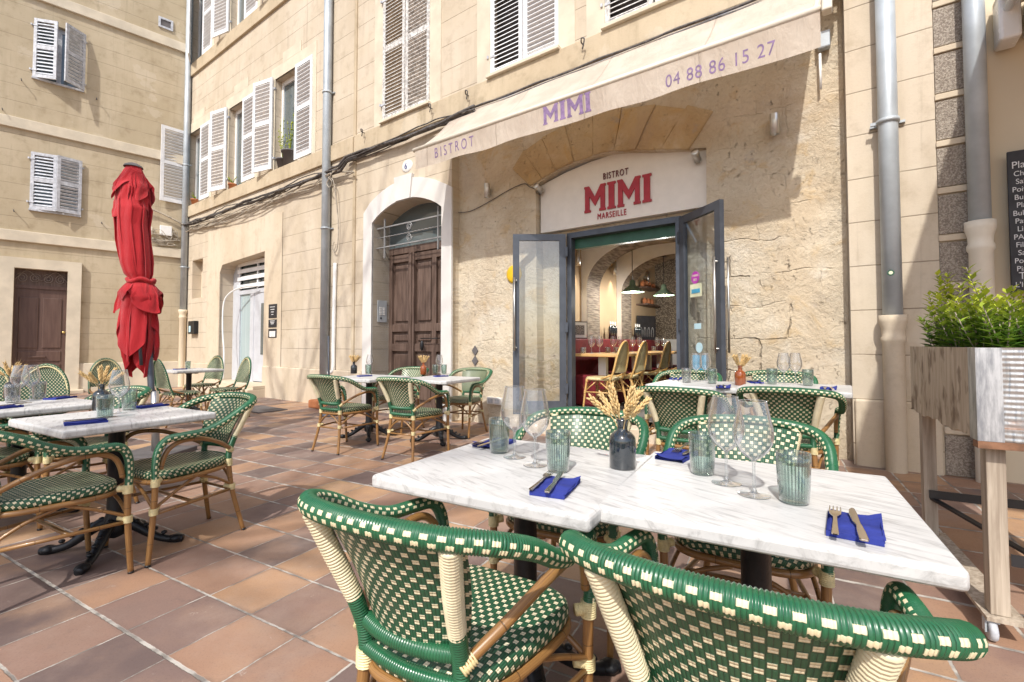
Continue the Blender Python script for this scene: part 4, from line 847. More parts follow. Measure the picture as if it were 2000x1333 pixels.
B().wall([(-3.44, .0), (-2.09, .0), (-2.09, 3.09), (-3.44, 3.09)], [dh[:1] + [(-2.33, .05), (-2.33, 2.86), (-3.2, 2.86)]], -.09, .1).obj('door_surround', M['trimL'], lb, fix=False)
b = B(); b.box(-2.09, -2.089, -.09, 0, 0, 3.09); b.box(-3.44, -2.09, -.09, 0, 3.088, 3.092); b.obj('surround_return', M['trimL'], lb)
b = B(); b.bbox(-3.5, -2.0, -.35, .0, -.1, .07, .015); b.obj('doorstep', M['stP'], lb)
d = B().box(-3.2, -2.33, .13, .17, .05, 2.48).obj('house_door', M['brown'], lb)
b = B(); b.box(-3.2, -2.33, .10, .14, 2.42, 2.5)
for x0, x1, z0, z1 in ((-3.12, -2.80, 1.05, 2.22), (-2.73, -2.41, 1.05, 2.22), (-3.12, -2.80, .22, .68), (-2.73, -2.41, .22, .68), (-3.12, -2.41, .74, .98)): b.bbox(x0, x1, .112, .14, z0, z1, .012)
b.obj('door_panel', M['brown'], d); B().ell((-2.37, .09, 1.42), (.035, .03, .03)).obj('door_knob', simple('brass', (.6, .45, .18), .3, 1), d)
B().bbox(-2.95, -2.66, .08, .115, .83, .87, .006).obj('letter_flap', M['brown'], d)
g_ = B().box(-3.2, -2.33, .12, .14, 2.5, 2.86).obj('transom_glass', M['wood'], d)
b = B()
for k in range(4): 
    c0 = -3.08 + k * .21; s_ = 1 if k % 2 else -1
    b.tube([(c0 + s_ * .10 * (1 - i / 20) * math.cos(.75 * i + .5), .105, 2.66 + .12 * (1 - i / 20) * math.sin(.75 * i + .5)) for i in range(17)], .009, 5, lin=True)
b.tube([(-3.2, .1, 2.6), (-3.0, .1, 2.83), (-2.77, .1, 2.62), (-2.53, .1, 2.83), (-2.33, .1, 2.6)], .008, 5); b.obj('scroll_grille', simple('dusty_iron', (.24, .19, .16), .7), d)
for lw_, h, a1, a2 in ((lw1, 1.38, R(-28), R(38)), (lw2, 1.32, R(-12), R(14))):
    x0, z0 = lw_[0]; x1 = lw_[1][0]
    w = B().box(x0, x0 + .06, .1, .14, z0, z0 + h).box(x1 - .06, x1, .1, .14, z0, z0 + h).box(x0, x1, .101, .139, z0 + h - .12, z0 + h - .03).box((x0 + x1) / 2 - .04, (x0 + x1) / 2 + .04, .1, .14, z0, z0 + h).obj('window', M['shutg'], lb); B().box(x0, x1, .12, .13, z0, z0 + h).obj('pane', M['wglass'], w)
    shutter(lb, x0 - .02, -.03, z0 - .02, a1, .44, h, 18, 'shutg', .06); shutter(lb, x1 + .02, -.03, z0 - .02, PI - a1 + (a2 - (-a1)) if False else PI + a2, .44, h, 18, 'shutg', .06)
    B().box(x0 - .03, x1 + .03, -.06, .0, z0 - .06, z0 - .02).obj('window_sill', M['shutg'], lb)
o = empty('vent_grille', lw(-.57, 0, 9.74), aL, label='small framed square vent high on the left house wall', cat='vent'); b = B(); b.box(-.16, -.11, -.03, 0, -.14, .14); b.box(.11, .16, -.03, 0, -.14, .14); b.box(-.11, .11, -.03, 0, .09, .14); b.box(-.11, .11, -.03, 0, -.14, -.09); b.obj('frame', M['shutg'], o); B().box(-.11, .11, -.01, 0, -.09, .09).obj('grid', M['slate'], o)
o = empty('junction_box', lw(-.47, 0, 4.15), aL, label='white plastic junction box near the corner drainpipe above the string course', cat='junction box'); B().bbox(-.13, .13, -.09, 0, -.13, .13, .012).obj('casing', M['enam'], o)
o = empty('junction_box', lw(-.85, 0, 4.1), aL, label='smaller grey junction box beside the white one behind the parasol', cat='junction box'); B().bbox(-.1, .1, -.06, 0, -.11, .11, .012).obj('casing', M['creampl'], o)
o = empty('loose_wires', lw(0, 0, 0), aL, label='knot of loose wires by the inner corner above the left string course', cat='wires'); b = B(); random.seed(3)
for k in range(9):
    b.tube([(-.95 + .8 * random.random(), -.05 - .05 * random.random(), 3.75 + .45 * random.random() * (1 if k % 2 else .4)) for _ in range(6)], .008, 5)
b.tube([(-1.2, -.08, 4.65), (-.8, -.08, 4.66), (-.35, -.08, 4.5), (-.05, -.1, 4.35)], .022, 6); b.obj('wire', M['paleblue'], o)
for i, (px, py) in enumerate(((42, 158), (188, 195), (27, 412), (198, 436), (5, 215))):
    t, z = facL(px, py); o = small('wall_hook', t, 0, z, ('thin shutter hook left below the upper grey shutters', 'thin shutter hook right below the upper grey shutters', 'thin shutter hook left below the lower grey shutters', 'thin shutter hook right below the lower grey shutters', 'thin shutter hook at the left picture edge')[i], 'hook', 'shutter hooks on the left house', lw, aL)
    B().tube([(0, 0, 0), (0, -.12, .0), (.01, -.12, -.05)], .009, 6, lin=True).obj('hook', M['cable'], o)
# ================================================================== RIGHT NEIGHBOUR
nb = empty('neighbouring_house', fw(5.37, 0, 0), aM, label='neighbouring house at the right edge with granite quoins and a cream wall', cat='building')
B().box(.245, 7, .02, .3, -.3, 8).obj('wall', M['cream'], nb)
B().box(.001, .245, .01, .3, -.3, 8).obj('quoin_strip', M['stP'], nb)
b = B()
for i in range(14): 
    z = .06 + .39 * i; b.bbox(.004, .243, -.004, .02, z + .035, z + .355, .003)
b.obj('quoin', M['granite'], nb)
b = B()
for i in range(15): z = .06 + .39 * i - .03; b.bbox(.0, .246, -.016, .01, z + .005, z + .055, .006)
b.obj('moulding', M['stP'], nb)
pipe(5.60, 5.5, .05, .066, 'grey zinc drainpipe with a cream lower section at the right edge', M['zinc'], mat2=M['creampl'], zc=1.98)
o = empty('chalkboard_menu', fw(6.06, .06, 2.07), aM, label='black chalkboard menu with white handwriting at the right edge', cat='chalkboard')
B().bbox(-.30, .5, -.02, .0, -.53, .54, .004).obj('board', M['board'], o)
b = B(); z = .44
for i, w in enumerate(('Planche', 'Charcuterie', 'Salade', 'Poivron', 'Burrata', 'Planche', 'Bulots,', 'Panisse', 'Linguine', 'PAD', 'Filet', 'Sardine', 'Poulpe', 'Piacata', 'Tartare', "L'Italien")):
    t = text_b(w, (.075 if i in (0, 14) else .055), .0006, .85); t.obj('chalk_line', M['chalk'], o, (-.28 + .01 * (i % 3), -.022, z - .035)); z -= .06
na = empty('neighbour_awning', fw(5.72, 0, 3.78), aM, label='wide cream awning of the neighbouring house jutting out at the top right', cat='awning')
B().box(0, 5.5, -3.85, -.02, -.02, .02).obj('canopy', M['creampl'], na)
b = B(); b.tube([(.05, -.05, -.12), (.05, -3.8, -.06)], .03, 8, lin=True); b.bbox(.0, .12, -.2, 0, -.35, .0, .02); b.bbox(.16, .22, -.3, 0, -.3, -.05, .01); b.obj('arm', M['enam'], na)
# ================================================================== shading plane tree behind the camera
random.seed(21)
def branch(p, d, L, r, dep):
    pts = [p]; q = p; dd = d
    for i in range(4):
        dd = (dd + Vec((random.uniform(-1, 1), random.uniform(-1, 1), random.uniform(-.4, .7))) * .16).normalized(); q = q + dd * L / 4; pts.append(q)
    (b if dep < 2 else tw_).tube(pts, [r, r * .9, r * .8, r * .7, r * .6], 7 if dep < 2 else 5, per=2)
    if dep < 4:
        for k in range(3 if dep else 5):
            a = random.random() * 6.28; nd = (dd * .9 + Vec((math.cos(a), math.sin(a), random.uniform(-.1, .6))) * .8).normalized(); branch(pts[2 + k % 3], nd, L * random.uniform(.6, .8), r * .55, dep + 1)
for k, (x, y, lab) in enumerate(((-4.1, -1.2, 'bare plane tree standing on the square behind the tables'), (-6.9, .6, 'bare plane tree standing farther left on the square'))):
    random.seed(21 + k * 4); b = B(); tw_ = B(); tr = empty('plane_tree', (x, y, 0), 0, label=lab, cat='tree', group='bare plane trees on the square')
    branch(Vec((0, 0, 0)), Vec((.02, .03, 1)), 5.2, .14, 0); b.obj('trunk', M['bark'], tr); tw_.obj('twig', M['bark'], tr)
# ================================================================== ARMCHAIR (origin on the floor under the seat centre, +y = the way it faces)
def make_armchair(label):
    rt = empty('rattan_armchair', (0, 0, 0), 0, label=label, cat='armchair')
    half = [(.248, .240, .435), (.250, .242, .51), (.255, .232, .59), (.262, .195, .642), (.272, .12, .652), (.281, .02, .660), (.289, -.08, .697), (.286, -.18, .752), (.255, -.262, .785), (.185, -.32, .80), (.095, -.350, .807)]
    path = [(-x, y, z) for x, y, z in half] + [(0, -.358, .809)] + [tuple(p) for p in reversed(half)]
    rr = [.016, .0175, .019, .0195, .0195, .0195, .020, .0212, .0218, .0218, .0218]; rr = rr + [.0218] + rr[::-1]
    B().tube(path, rr, 16, ring=(.0065, .09, 4), per=8, mid=True).obj('top_rail', M['rail'], rt, fix=False)
    def bk(u, v, off=0):
        a = 2 * u - 1; w = .136 + (.196 - .136) * v ** .9; x = a * w; z = .525 + (.792 - .525) * v - .008 * v * a * a
        y = -(.232 + (.352 - .232) * v ** 1.05) + (.052 + .020 * v) * a * a + .01 * math.sin(PI * v) + off; return Vec((x, y, z))
    b = B(); uvf = lambda u, v: ((u - .5) * .32, v * .30)
    b.grid(lambda u, v: bk(u, v, -.004), 20, 14, uvf); b.grid(lambda u, v: bk(u, v, .004), 20, 14, uvf); b.obj('backrest', M['weave'], rt, fix=False)
    b = B(); b.tube([(-.133, -.203, .515), (-.07, -.222, .515), (0, -.230, .515), (.07, -.222, .515), (.133, -.203, .515)], .0175, 12, ring=(.0065, .1, 4)); b.tube([(-.135, -.202, .452), (-.07, -.214, .452), (0, -.220, .452), (.07, -.214, .452), (.135, -.202, .452)], .015, 12, ring=(.0065, .1, 4)); b.obj('lower_rail', M['plainrail'], rt, fix=False)
    for s in (-1, 1):
        p = B().tube([(s * .136, -.198, .42), (s * .137, -.206, .50), (s * .146, -.232, .585)], [.0165, .0175, .019], 12, ring=(.0065, .1, 4)).obj('back_post', M['plainrail'], rt, fix=False)
        B().tube([(s * .144, -.228, .572), (s * .163, -.268, .67), (s * .188, -.312, .785)], [.0185, .0205, .0215], 14, ring=(.0075, .12, 4)).obj('cream_wrap', M['wrap'], p, fix=False)
        B().tube([(s * .144, -.212, .500), (s * .198, -.12, .56), (s * .235, -.02, .605), (s * .252, .06, .622), (s * .254, .13, .620), (s * .250, .180, .59), (s * .247, .205, .54), (s * .246, .215, .49)], .0125, 10).obj('arm_brace', M['bamboo'], rt, fix=False); B().tube([(s * .142, -.214, .494), (s * .156, -.188, .512)], .0165, 10, ring=(.006, .14, 4), lin=True).obj('binding', M['bind'], p, fix=False)
    # seat
    NA = 56
    def outl(a):
        c, s_ = math.cos(a), math.sin(a); x = math.copysign(abs(c) ** .55, c); y = math.copysign(abs(s_) ** .55, s_); Y = .01 + .232 * y; return x * (.160 + (.246 - .160) * ((y + 1) / 2) ** .8), Y
    prof = [(0., .458), (.3, .459), (.6, .462), (.85, .467), (.94, .466), (.985, .458), (1.0, .445), (.995, .428), (.95, .420), (.5, .420)]
    vs = []; uvs = []
    for k, z in prof:
        for j in range(NA):
            x, y = outl(2 * PI * j / NA); vs.append(Vec((x * k, .01 + (y - .01) * k, z))); dn = max(0, .466 - z) if k > .9 else 0; L = math.hypot(x, y); uvs.append((x * k + x / L * dn, y * k + y / L * dn))
    fs = []; uf = []
    for i in range(len(prof) - 1):
        for j in range(NA):
            j2 = (j + 1) % NA; q = (i * NA + j, i * NA + j2, (i + 1) * NA + j2, (i + 1) * NA + j); fs.append(q); uf.append(tuple(uvs[w] for w in q))
    B().add(vs, fs, uf, True).obj('seat', M['weave'], rt)
    b = B(); loop = [Vec((outl(2 * PI * j / 24)[0] * .975, .01 + (outl(2 * PI * j / 24)[1] - .01) * .975, .408)) for j in range(24)]; b.tube(loop, .0135, 10, per=2, closed=True); b.obj('seat_frame', M['bamboo'], rt, fix=False)
    LG = {(-1, 1): [(-.246, .238, .44), (-.242, .243, .26), (-.240, .262, .0)], (1, 1): [(.246, .238, .44), (.242, .243, .26), (.240, .262, .0)], (-1, -1): [(-.138, -.198, .44), (-.152, -.215, .26), (-.190, -.268, .0)], (1, -1): [(.138, -.198, .44), (.152, -.215, .26), (.190, -.268, .0)]}
    for k, p in LG.items():
        l = B().tube(p, [.0155, .0145, .0125], 12).obj('leg', M['bamboo'], rt, fix=False); b = B()
        for z, h, r_ in ((.425, .022, .0205), (.275, .017, .0195)):
            q = Vec(p[0]).lerp(Vec(p[1]), (.44 - z) / .18); b.tube([q + Vec((0, 0, -h)), q + Vec((0, 0, h))], r_, 12, ring=(.006, .14, 4), lin=True)
            dx = -k[0] * .045; b.tube([q + Vec((0, -k[1] * .004, .002)), q + Vec((dx * .6, -k[1] * .03, .004 if z > .4 else .012))], .0155 if z > .4 else .013, 8, ring=(.006, .14, 4), lin=True)
        b.obj('binding', M['bind'], l, fix=False); B().tube([Vec(p[2]) + Vec((0, 0, .001)), Vec(p[2]) + Vec((0, 0, .012))], .0135, 10, lin=True).obj('foot_cap', M['blackpaint'], l)
    b = B()
    for s in (-1, 1):
        b.tube([(s * .242, .243, .262), (s * .152, -.213, .262)], .0095, 8, lin=True)
        b.tube([(s * .242, .24, .29), (s * .222, .13, .35), (s * .195, .02, .398)], .0085, 8); b.tube([(s * .152, -.21, .29), (s * .170, -.11, .355), (s * .190, .0, .398)], .0085, 8)
        b.tube([(s * .24, .243, .29), (s * .14, .243, .355), (s * .02, .236, .398)], .0085, 8); b.tube([(s * .152, -.212, .29), (s * .09, -.214, .355), (s * .015, -.214, .398)], .0085, 8)
    b.tube([(-.152, -.214, .258), (.152, -.214, .258)], .0085, 8, lin=True); b.tube([(-.198, .03, .262), (.198, .03, .262)], .009, 8, lin=True)
    b.obj('stretcher', M['bamboo'], rt, fix=False)
    return rt
def make_sidechair(label, cane='bamboo', wv='weave', fr='bind'):
    rt = empty('rattan_side_chair', (0, 0, 0), 0, label=label, cat='side chair')
    def P(a): # back hoop
        return Vec((.195 * math.cos(a), -.21 - .13 * (.30 + .36 * math.sin(a)) - .02 * math.sin(a), .60 + .33 * math.sin(a)))
    side = [(-.20, -.19, .44), (-.198, -.225, .52)]
    hoop = side + [tuple(P(PI - i * PI / 10)) for i in range(11)] + [(-x, y, z) for x, y, z in reversed(side)]
    b = B(); b.tube(hoop, .0145, 12, ring=(.0065, .09, 4) if wv == 'weave' else None, mid=True); b.obj('back_hoop', M['rail'] if wv == 'weave' else M[cane], rt, fix=False)
    b = B()
    def bk(u, v, off=0, k=.93):
        a = 2 * u - 1; z = .53 + .385 * v; zz = max(0., (z - .60)) / .33; w = .195 * math.sqrt(max(0.001, 1 - min(1, zz) ** 2)) * k; sy = min(1, max(0, zz)); return Vec((a * w, -.21 - .13 * (.30 + .36 * sy) - .02 * sy + off + .015 * a * a - .01, z))
    b.grid(lambda u, v: bk(u, v), 14, 16, lambda u, v: ((u - .5) * .34, v * .38)); b.grid(lambda u, v: bk(u, v, .008), 14, 16, lambda u, v: ((u - .5) * .34, v * .38)); b.obj('backrest', M[wv], rt, fix=False)
    b = B(); b.tube([tuple(P(PI - i * PI / 12) * 1. + Vec((.0, .012, -.018))) for i in range(1, 12)], .008, 6); b.obj('piping', M[fr], rt, fix=False)
    NA = 40; prof = [(0., .456), (.7, .460), (.94, .464), (1., .447), (.98, .425), (.5, .42)]; vs = []; uvs = []
    for k, z in prof:
        for j in range(NA):
            a = 2 * PI * j / NA; c, s_ = math.cos(a), math.sin(a); x = math.copysign(abs(c) ** .7, c) * .205; y = math.copysign(abs(s_) ** .7, s_) * .205; vs.append(Vec((x * k, y * k, z))); uvs.append((x * k, y * k))
    fs = [(i * NA + j, i * NA + (j + 1) % NA, (i + 1) * NA + (j + 1) % NA, (i + 1) * NA + j) for i in range(len(prof) - 1) for j in range(NA)]
    B().add(vs, fs, [tuple(uvs[w] for w in f) for f in fs], True).obj('seat', M[wv], rt)
    for s in (-1, 1):
        for y0, y1 in ((.15, .2), (-.18, -.27)):
            l = B().tube([(s * .17, y0, .44), (s * .18, (y0 + y1) / 2, .24), (s * .19, y1, 0)], [.015, .014, .012], 8).obj('leg', M[cane], rt, fix=False)
            B().tube([(s * .172, y0, .44), (s * .175, y0, .40)], .019, 8, ring=(.007, .12, 3), lin=True).tube([(s * .178, (y0 * .6 + y1 * .4), .29), (s * .18, (y0 * .5 + y1 * .5), .25)], .018, 8, ring=(.007, .12, 3), lin=True).obj('binding', M[fr], l, fix=False)
    b = B()
    for s in (-1, 1):
        b.tube([(s * .2, -.20, .50), (s * .205, -.13, .47), (s * .19, -.06, .45)], .012, 8)
        b.tube([(s * .18, .175, .27), (s * .18, -.22, .27)], .009, 6, lin=True); b.tube([(s * .18, .17, .28), (s * .17, .02, .41)], .008, 6, lin=True); b.tube([(s * .18, -.2, .28), (s * .17, -.03, .41)], .008, 6, lin=True)
        b.tube([(s * .18, .17, .28), (s * .03, .16, .41)], .008, 6, lin=True); b.tube([(s * .18, -.2, .28), (s * .03, -.18, .41)], .008, 6, lin=True)
    b.tube([(-.17, -.02, .27), (.17, -.02, .27)], .008, 6, lin=True); b.obj('stretcher', M[cane], rt, fix=False)
    return rt
gA = math.atan2(.875, .484); GA = gA - PI / 2       # yaw so that +y = tile direction g
def place(first, proto, x, y, yaw, label, group):
    z = gz(x, y)
    if first[0]: first[0] = False; proto.location = (x, y, z); proto.rotation_euler = (0, 0, yaw); proto['label'] = label; proto['group'] = group; return proto
    return dup(proto, (x, y, z), yaw, label, group=group)
def yaw(fx, fy): return math.atan2(fy, fx) - PI / 2
AC = make_armchair(''); fl = [True]; GR = 'green and cream rattan armchairs at the terrace tables'
for x, y, dx_, dy_, lab in (
    (-.122, 1.217, .491, .871, 'armchair seen from behind at the lower middle, tucked under the front left table'),
    (.465, .948, .534, .845, 'large armchair seen from behind in the lower right corner, nearest the camera'),
    (.25, 2.05, -.44, -.9, 'green armchair facing us across the front left table, behind the dark bottle'),
    (.88, 1.80, -.5, -.87, 'green armchair facing us across the front right table, behind the wine glasses'),
    (-1.85, 5.20, .45, .89, 'green armchair seen from behind, leftmost at the pair of tables before the brown door'),
    (-1.0, 4.84, .45, .89, 'green armchair seen from behind, right-hand one at the pair of tables before the brown door'),
    (-.62, 6.02, -.45, -.89, 'green armchair facing us beside the stone wall, behind the table with the amber bottle'),
    (-1.50, 6.30, -.45, -.89, 'green armchair facing us right before the arched brown door'),
    (1.27, 3.42, .584, .812, 'green armchair seen from behind at the back left table before the restaurant door'),
    (1.90, 3.20, .584, .812, 'green armchair seen from behind at the back right table beside the stone wall'),
    (1.56, 4.30, -.584, -.812, 'green armchair facing us under the right glass door leaf'),
    (2.17, 3.90, -.584, -.812, 'green armchair facing us against the rough stone wall'),
    (-1.96, 2.79, -.484, -.875, 'green armchair facing left at the right end of the left foreground table'),
    (-2.25, 2.27, .484, .875, 'green armchair at the lower left edge with its arm before the left foreground table'),
    (-3.30, 2.86, .484, .875, 'green armchair cut by the left edge beside the farther left table'),
    (-3.0, 3.27, -.484, -.875, 'green armchair mostly hidden behind the left foreground table and its tumblers')):
    place(fl, AC, x, y, yaw(dx_, dy_), lab, GR)
SCH = make_sidechair(''); fl = [True]; GR2 = 'round-backed rattan side chairs by the corner'
for x, y, dx_, dy_, lab in (
    (-4.72, 4.62, .45, -.85, 'round-backed green side chair before the brown panelled door on the left'),
    (-5.25, 4.55, .45, -.85, 'round-backed side chair cut off by the left picture edge'),
    (-5.75, 6.75, .75, -.5, 'round-backed side chair left of the red parasol'),
    (-4.75, 6.75, .5, .85, 'round-backed side chair half hidden behind the red parasol'),
    (-5.35, 8.05, -.3, -.95, 'round-backed side chair behind the far white table by the corner drainpipe'),
    (-4.45, 7.3, -.55, -.8, 'round-backed side chair right of the far white table near the shop entrance')):
    place(fl, SCH, x, y, yaw(dx_, dy_), lab, GR2)
NCH = make_sidechair('', 'nat', 'yweave', 'nat'); NCH.name = 'rattan_dining_chair'; NCH['category'] = 'dining chair'; fl = [True]
for t, n, lab in ((2.10, .62, 'yellow rattan dining chair nearest the open doorway indoors'), (2.16, 1.16, 'second yellow rattan dining chair from the doorway indoors'), (2.2, 2.1, 'third yellow rattan dining chair from the doorway indoors'), (2.22, 3.0, 'farthest yellow rattan dining chair seen at the edge of the doorway')):
    p = fw(t, -n, .25); o = place(fl, NCH, p.x, p.y, aM + R(90), lab, 'yellow rattan dining chairs indoors'); o.location.z = .25
# ================================================================== TABLES
def make_table(w=.70, d=.70, rad=.038):
    rt = empty('marble_table', (0, 0, 0), 0, cat='table')
    B().bbox(-w / 2, w / 2, -d / 2, d / 2, .700, .742, .012, seg=3).obj('tabletop', M['marble'], rt)
    b = B(); b.lathe([(.055, .68), (rad, .66), (rad, .20), (rad * 1.25, .17), (rad * 1.25, .14), (rad * 1.5, .12), (rad * 1.2, .07), (0.001, .05)], 20); b.box(-.22, .22, -.025, .025, .680, .699); b.box(-.025, .025, -.22, .22, .6805, .6985); b.obj('column', M['dark'], rt)
    for k in range(4):
        a = PI / 4 + k * PI / 2; c, s = math.cos(a), math.sin(a); pr = ((.02, .15, .026), (.07, .135, .030), (.14, .085, .026), (.205, .04, .021), (.26, .022, .020), (.305, .02, .026), (.335, .016, .020))
        b = B(); b.tube([(c * r, s * r, z) for r, z, q in pr], [q for r, z, q in pr], 10); b.ell((c * .30, s * .30, .024), (.036, .036, .022)); 
        for q in range(5): b.ell((c * (.06 + q * .045), s * (.06 + q * .045), .165 - q * .026), (.016, .016, .012), nu=6, nv=4)
        b.obj('foot', M['dark'], rt)
    return rt
TB = make_table(); fl = [True]; TG = 'marble-topped cafe tables on the terrace'; TAB = {}
for key, x, y, yw, lab in (
    ('FL', .045, 1.597, GA - R(1), 'white marble table in the front left, holding the dark bottle corner'), ('FR', .682, 1.327, GA, 'large white marble table in the lower right foreground'),
    ('ML', -1.776, 5.83, GA, 'small white marble table with the dark bottle before the brown door'), ('MR', -.866, 5.6, GA, 'small white marble table with the amber bottle before the brown door'),
    ('BL', 1.62, 4.04, aM, 'white marble table right in front of the restaurant door'), ('BR', 2.19, 3.63, aM, 'white marble table against the rough stone wall'),
    ('T1', -2.25, 2.68, GA, 'white marble table in the left foreground'), ('T2', -3.3, 3.155, GA, 'white marble table cut by the left picture edge'), ('T3', -5.17, 7.5, GA, 'far white marble table by the corner drainpipe')):
    o = place(fl, TB, x, y, yw, lab, TG); TAB[key] = (o, gz(x, y) + .742, lab)
    if key in ('FL', 'FR'): o.scale = (1.03 if key == 'FL' else 1.012, 1.0, 1)
# ================================================================== TABLEWARE
def ribs(n, a): return lambda i, j: a * (1 if j % 2 else -1)
def make_tumbler(mt):
    rt = B().lathe([(0.001, .003), (.030, .003), (.033, .006), (.036, .05), (.0385, .105), (.0395, .128), (.0378, .128), (.036, .105), (.0335, .05), (.030, .014), (0.001, .012)], 56, rib=lambda i, j: (.035 * (1 if j % 2 else -1) if 1 < i < 5 or i > 5 and i < 9 else 0)).obj('ribbed_tumbler', M[mt], None)
    return tag(rt, cat='tumbler')
def make_wine():
    rt = empty('wine_glass', (0, 0, 0), 0, cat='wine glass')
    B().lathe([(.0345, .252), (.042, .215), (.049, .18), (.0505, .16), (.047, .14), (.036, .118), (.020, .102), (.007, .094), (0.003, .09)], 40).obj('bowl', M['gclear'], rt)
    B().lathe([(.007, .094), (.0042, .085), (.0038, .05), (.0042, .02), (.008, .008), (.02, .004), (.040, .0018), (.0415, .0008), (.001, .0005)], 32).obj('stem_and_foot', M['gstem'], rt)
    B().tube([(.0346 * math.cos(a * PI / 14), .0346 * math.sin(a * PI / 14), .2525) for a in range(28)], .0009, 6, closed=True, lin=True).obj('rim', M['gstem'], rt)
    return rt
def make_bottle(mt):
    rt = empty('glass_bottle', (0, 0, 0), 0, cat='bottle')
    B().lathe([(0.001, 0), (.040, 0), (.043, .004), (.043, .092), (.040, .104), (.030, .116), (.0185, .122), (.0165, .128), (.0165, .150), (.0195, .153), (.0195, .160), (.015, .160), (.015, .13), (0.001, .128)], 32).obj('body', M[mt], rt)
    return rt
def make_wheat(seed, n=9, spread=1.25, L=.045):
    random.seed(seed); rt = empty('dried_wheat', (0, 0, 0), 0, cat='dried flowers'); st = B(); er = B()
    for k in range(n):
        a = 2 * PI * k / n + random.random(); le = spread * random.uniform(.25, 1) * .5; d = Vec((math.cos(a) * math.sin(le), math.sin(a) * math.sin(le), math.cos(le))); ll = L * random.uniform(.85, 1.15)
        p1 = Vec((0, 0, .09)) + d * .03; p2 = p1 + d * ll; p3 = p2 + (d + Vec((d.x, d.y, -.25)) * .5).normalized() * .09
        st.tube([Vec((0, 0, .03)), p1, p2], .0016, 4); dd = (p3 - p2).normalized(); sd = dd.cross(Vec((.3, .5, 1))).normalized(); sd2 = dd.cross(sd)
        for q in range(26):
            t = q / 26; ang = q * 2.4; o_ = (sd * math.cos(ang) + sd2 * math.sin(ang)); c = p2 + (p3 - p2) * t + o_ * .006; ax = (dd + o_ * .35).normalized()
            er.ell(c, (.0042, .0042, .0105), ax.to_track_quat('Z', 'X').to_matrix(), nu=5, nv=4)
            if q % 2: e_ = (dd + o_ * .28).normalized(); er.add([c + sd * .0009, c - sd * .0009, c + e_ * random.uniform(.035, .06)], [(0, 1, 2)])
    s_ = st.obj('stalk', M['wheat'], rt); er.obj('ear', M['wheat'], rt); return rt
def make_fork():
    rt = B(); P = [(-.004, 0), (-.0065, .004), (-.0045, .07), (-.0035, .12), (-.011, .136), (-.012, .152), (-.0115, .20), (-.0095, .20), (-.0092, .158), (-.0052, .158), (-.005, .20), (-.0025, .20), (-.0022, .158), (.0022, .158), (.0025, .20), (.005, .20), (.0052, .158), (.0092, .158), (.0095, .20), (.0115, .20), (.012, .152), (.011, .136), (.0035, .12), (.0045, .07), (.0065, .004), (.004, 0)]
    rt.wall(P, [], 0, .0015); n = len(P); rt.add([(a, 0, z) for a, z in P] + [(a, .0022, z) for a, z in P], [(i, (i + 1) % n, (i + 1) % n + n, i + n) for i in range(n)])
    Mx = Matrix.Rotation(R(-90), 4, 'X')
    rt.v = [tuple(Mx @ Vec((p[0], p[1] - (.004 * math.sin(min(1, max(0, (p[2] - .1) / .1)) * PI)), p[2]))) for p in rt.v]
    rt.v = [(x, y, -z if z < 0 else z) for x, y, z in rt.v]
    return tag(rt.obj('fork', M['cutl'], None), cat='fork')
def make_knife():
    rt = B(); P = [(-.006, 0), (-.0085, .006), (-.0075, .05), (-.005, .085), (-.0065, .098), (-.0095, .11), (-.0105, .17), (-.008, .195), (-.001, .212), (.004, .205), (.0055, .17), (.005, .10), (.0065, .085), (.008, .05), (.0085, .006), (.006, 0)]
    Mx = Matrix.Rotation(R(-90), 4, 'X'); rt.prism(P, 0, .004, M=Mx); rt.v = [(x, abs(y), abs(z)) for x, y, z in rt.v]
    return tag(rt.obj('table_knife', M['cutl'], None, bevel=.0012), cat='knife')
def make_napkin():
    random.seed(4); b = B(); w, d = .098, .165
    for k in range(3):
        z0 = .0035 * k; b.grid(lambda u, v, z0=z0, k=k: Vec(((u - .5) * w * (1 - .012 * k) + .002 * k, (v - .5) * d * (1 - .015 * k), z0 + .004 + .0022 * math.sin(u * 5 + v * 7 + k) + .0014 * math.sin(v * 19) + .004 * sst(.75, 1., u) * sst(.6, 1., v) * k)), 8, 12)
    b.grid(lambda u, v: Vec(((.5 + .012 * math.sin(v * PI) - .012) * w, (u - .5) * d, .0005 + .013 * v)), 10, 3); b.grid(lambda u, v: Vec(((u - .5) * w, -.5 * d, .0005 + .012 * v)), 8, 3); b.grid(lambda u, v: Vec((-.5 * w, (u - .5) * d, .0005 + .012 * v)), 8, 3)
    return tag(b.obj('paper_napkin', M['napkin'], None), cat='napkin')
PRO = {'g': make_tumbler('ggreen'), 'c': make_tumbler('ggrey'), 'w': make_wine(), 'bk': make_bottle('smoke'), 'am': make_bottle('amber'), 'wh': make_wheat(3), 'wh2': make_wheat(8, 11, 1.0, .03), 'n': make_napkin(), 'f': make_fork(), 'k': make_knife()}
USED = set(); GRP = {'g': 'green ribbed tumblers', 'c': 'grey ribbed tumblers', 'w': 'wine glasses on the terrace tables', 'bk': 'dark glass bottles with wheat', 'am': 'amber glass bottles with wheat', 'wh': 'bunches of dried wheat', 'wh2': 'bunches of dried wheat', 'n': 'blue paper napkins', 'f': 'forks on blue napkins', 'k': 'knives on blue napkins'}
def putw(k, pos, rz, label, tilt=None):
    if k not in USED: USED.add(k); o = PRO[k]; o.location = pos; o.rotation_euler = (0, 0, rz); o['label'] = label; o['group'] = GRP[k]
    else: o = dup(PRO[k], pos, rz, label, group=GRP[k])
    return o
def item(tb, k, px, py, label, rz=0, dz=0.):
    p = at(px, py, TAB[tb][1]); p.z += dz; return putw(k, p, rz, label)
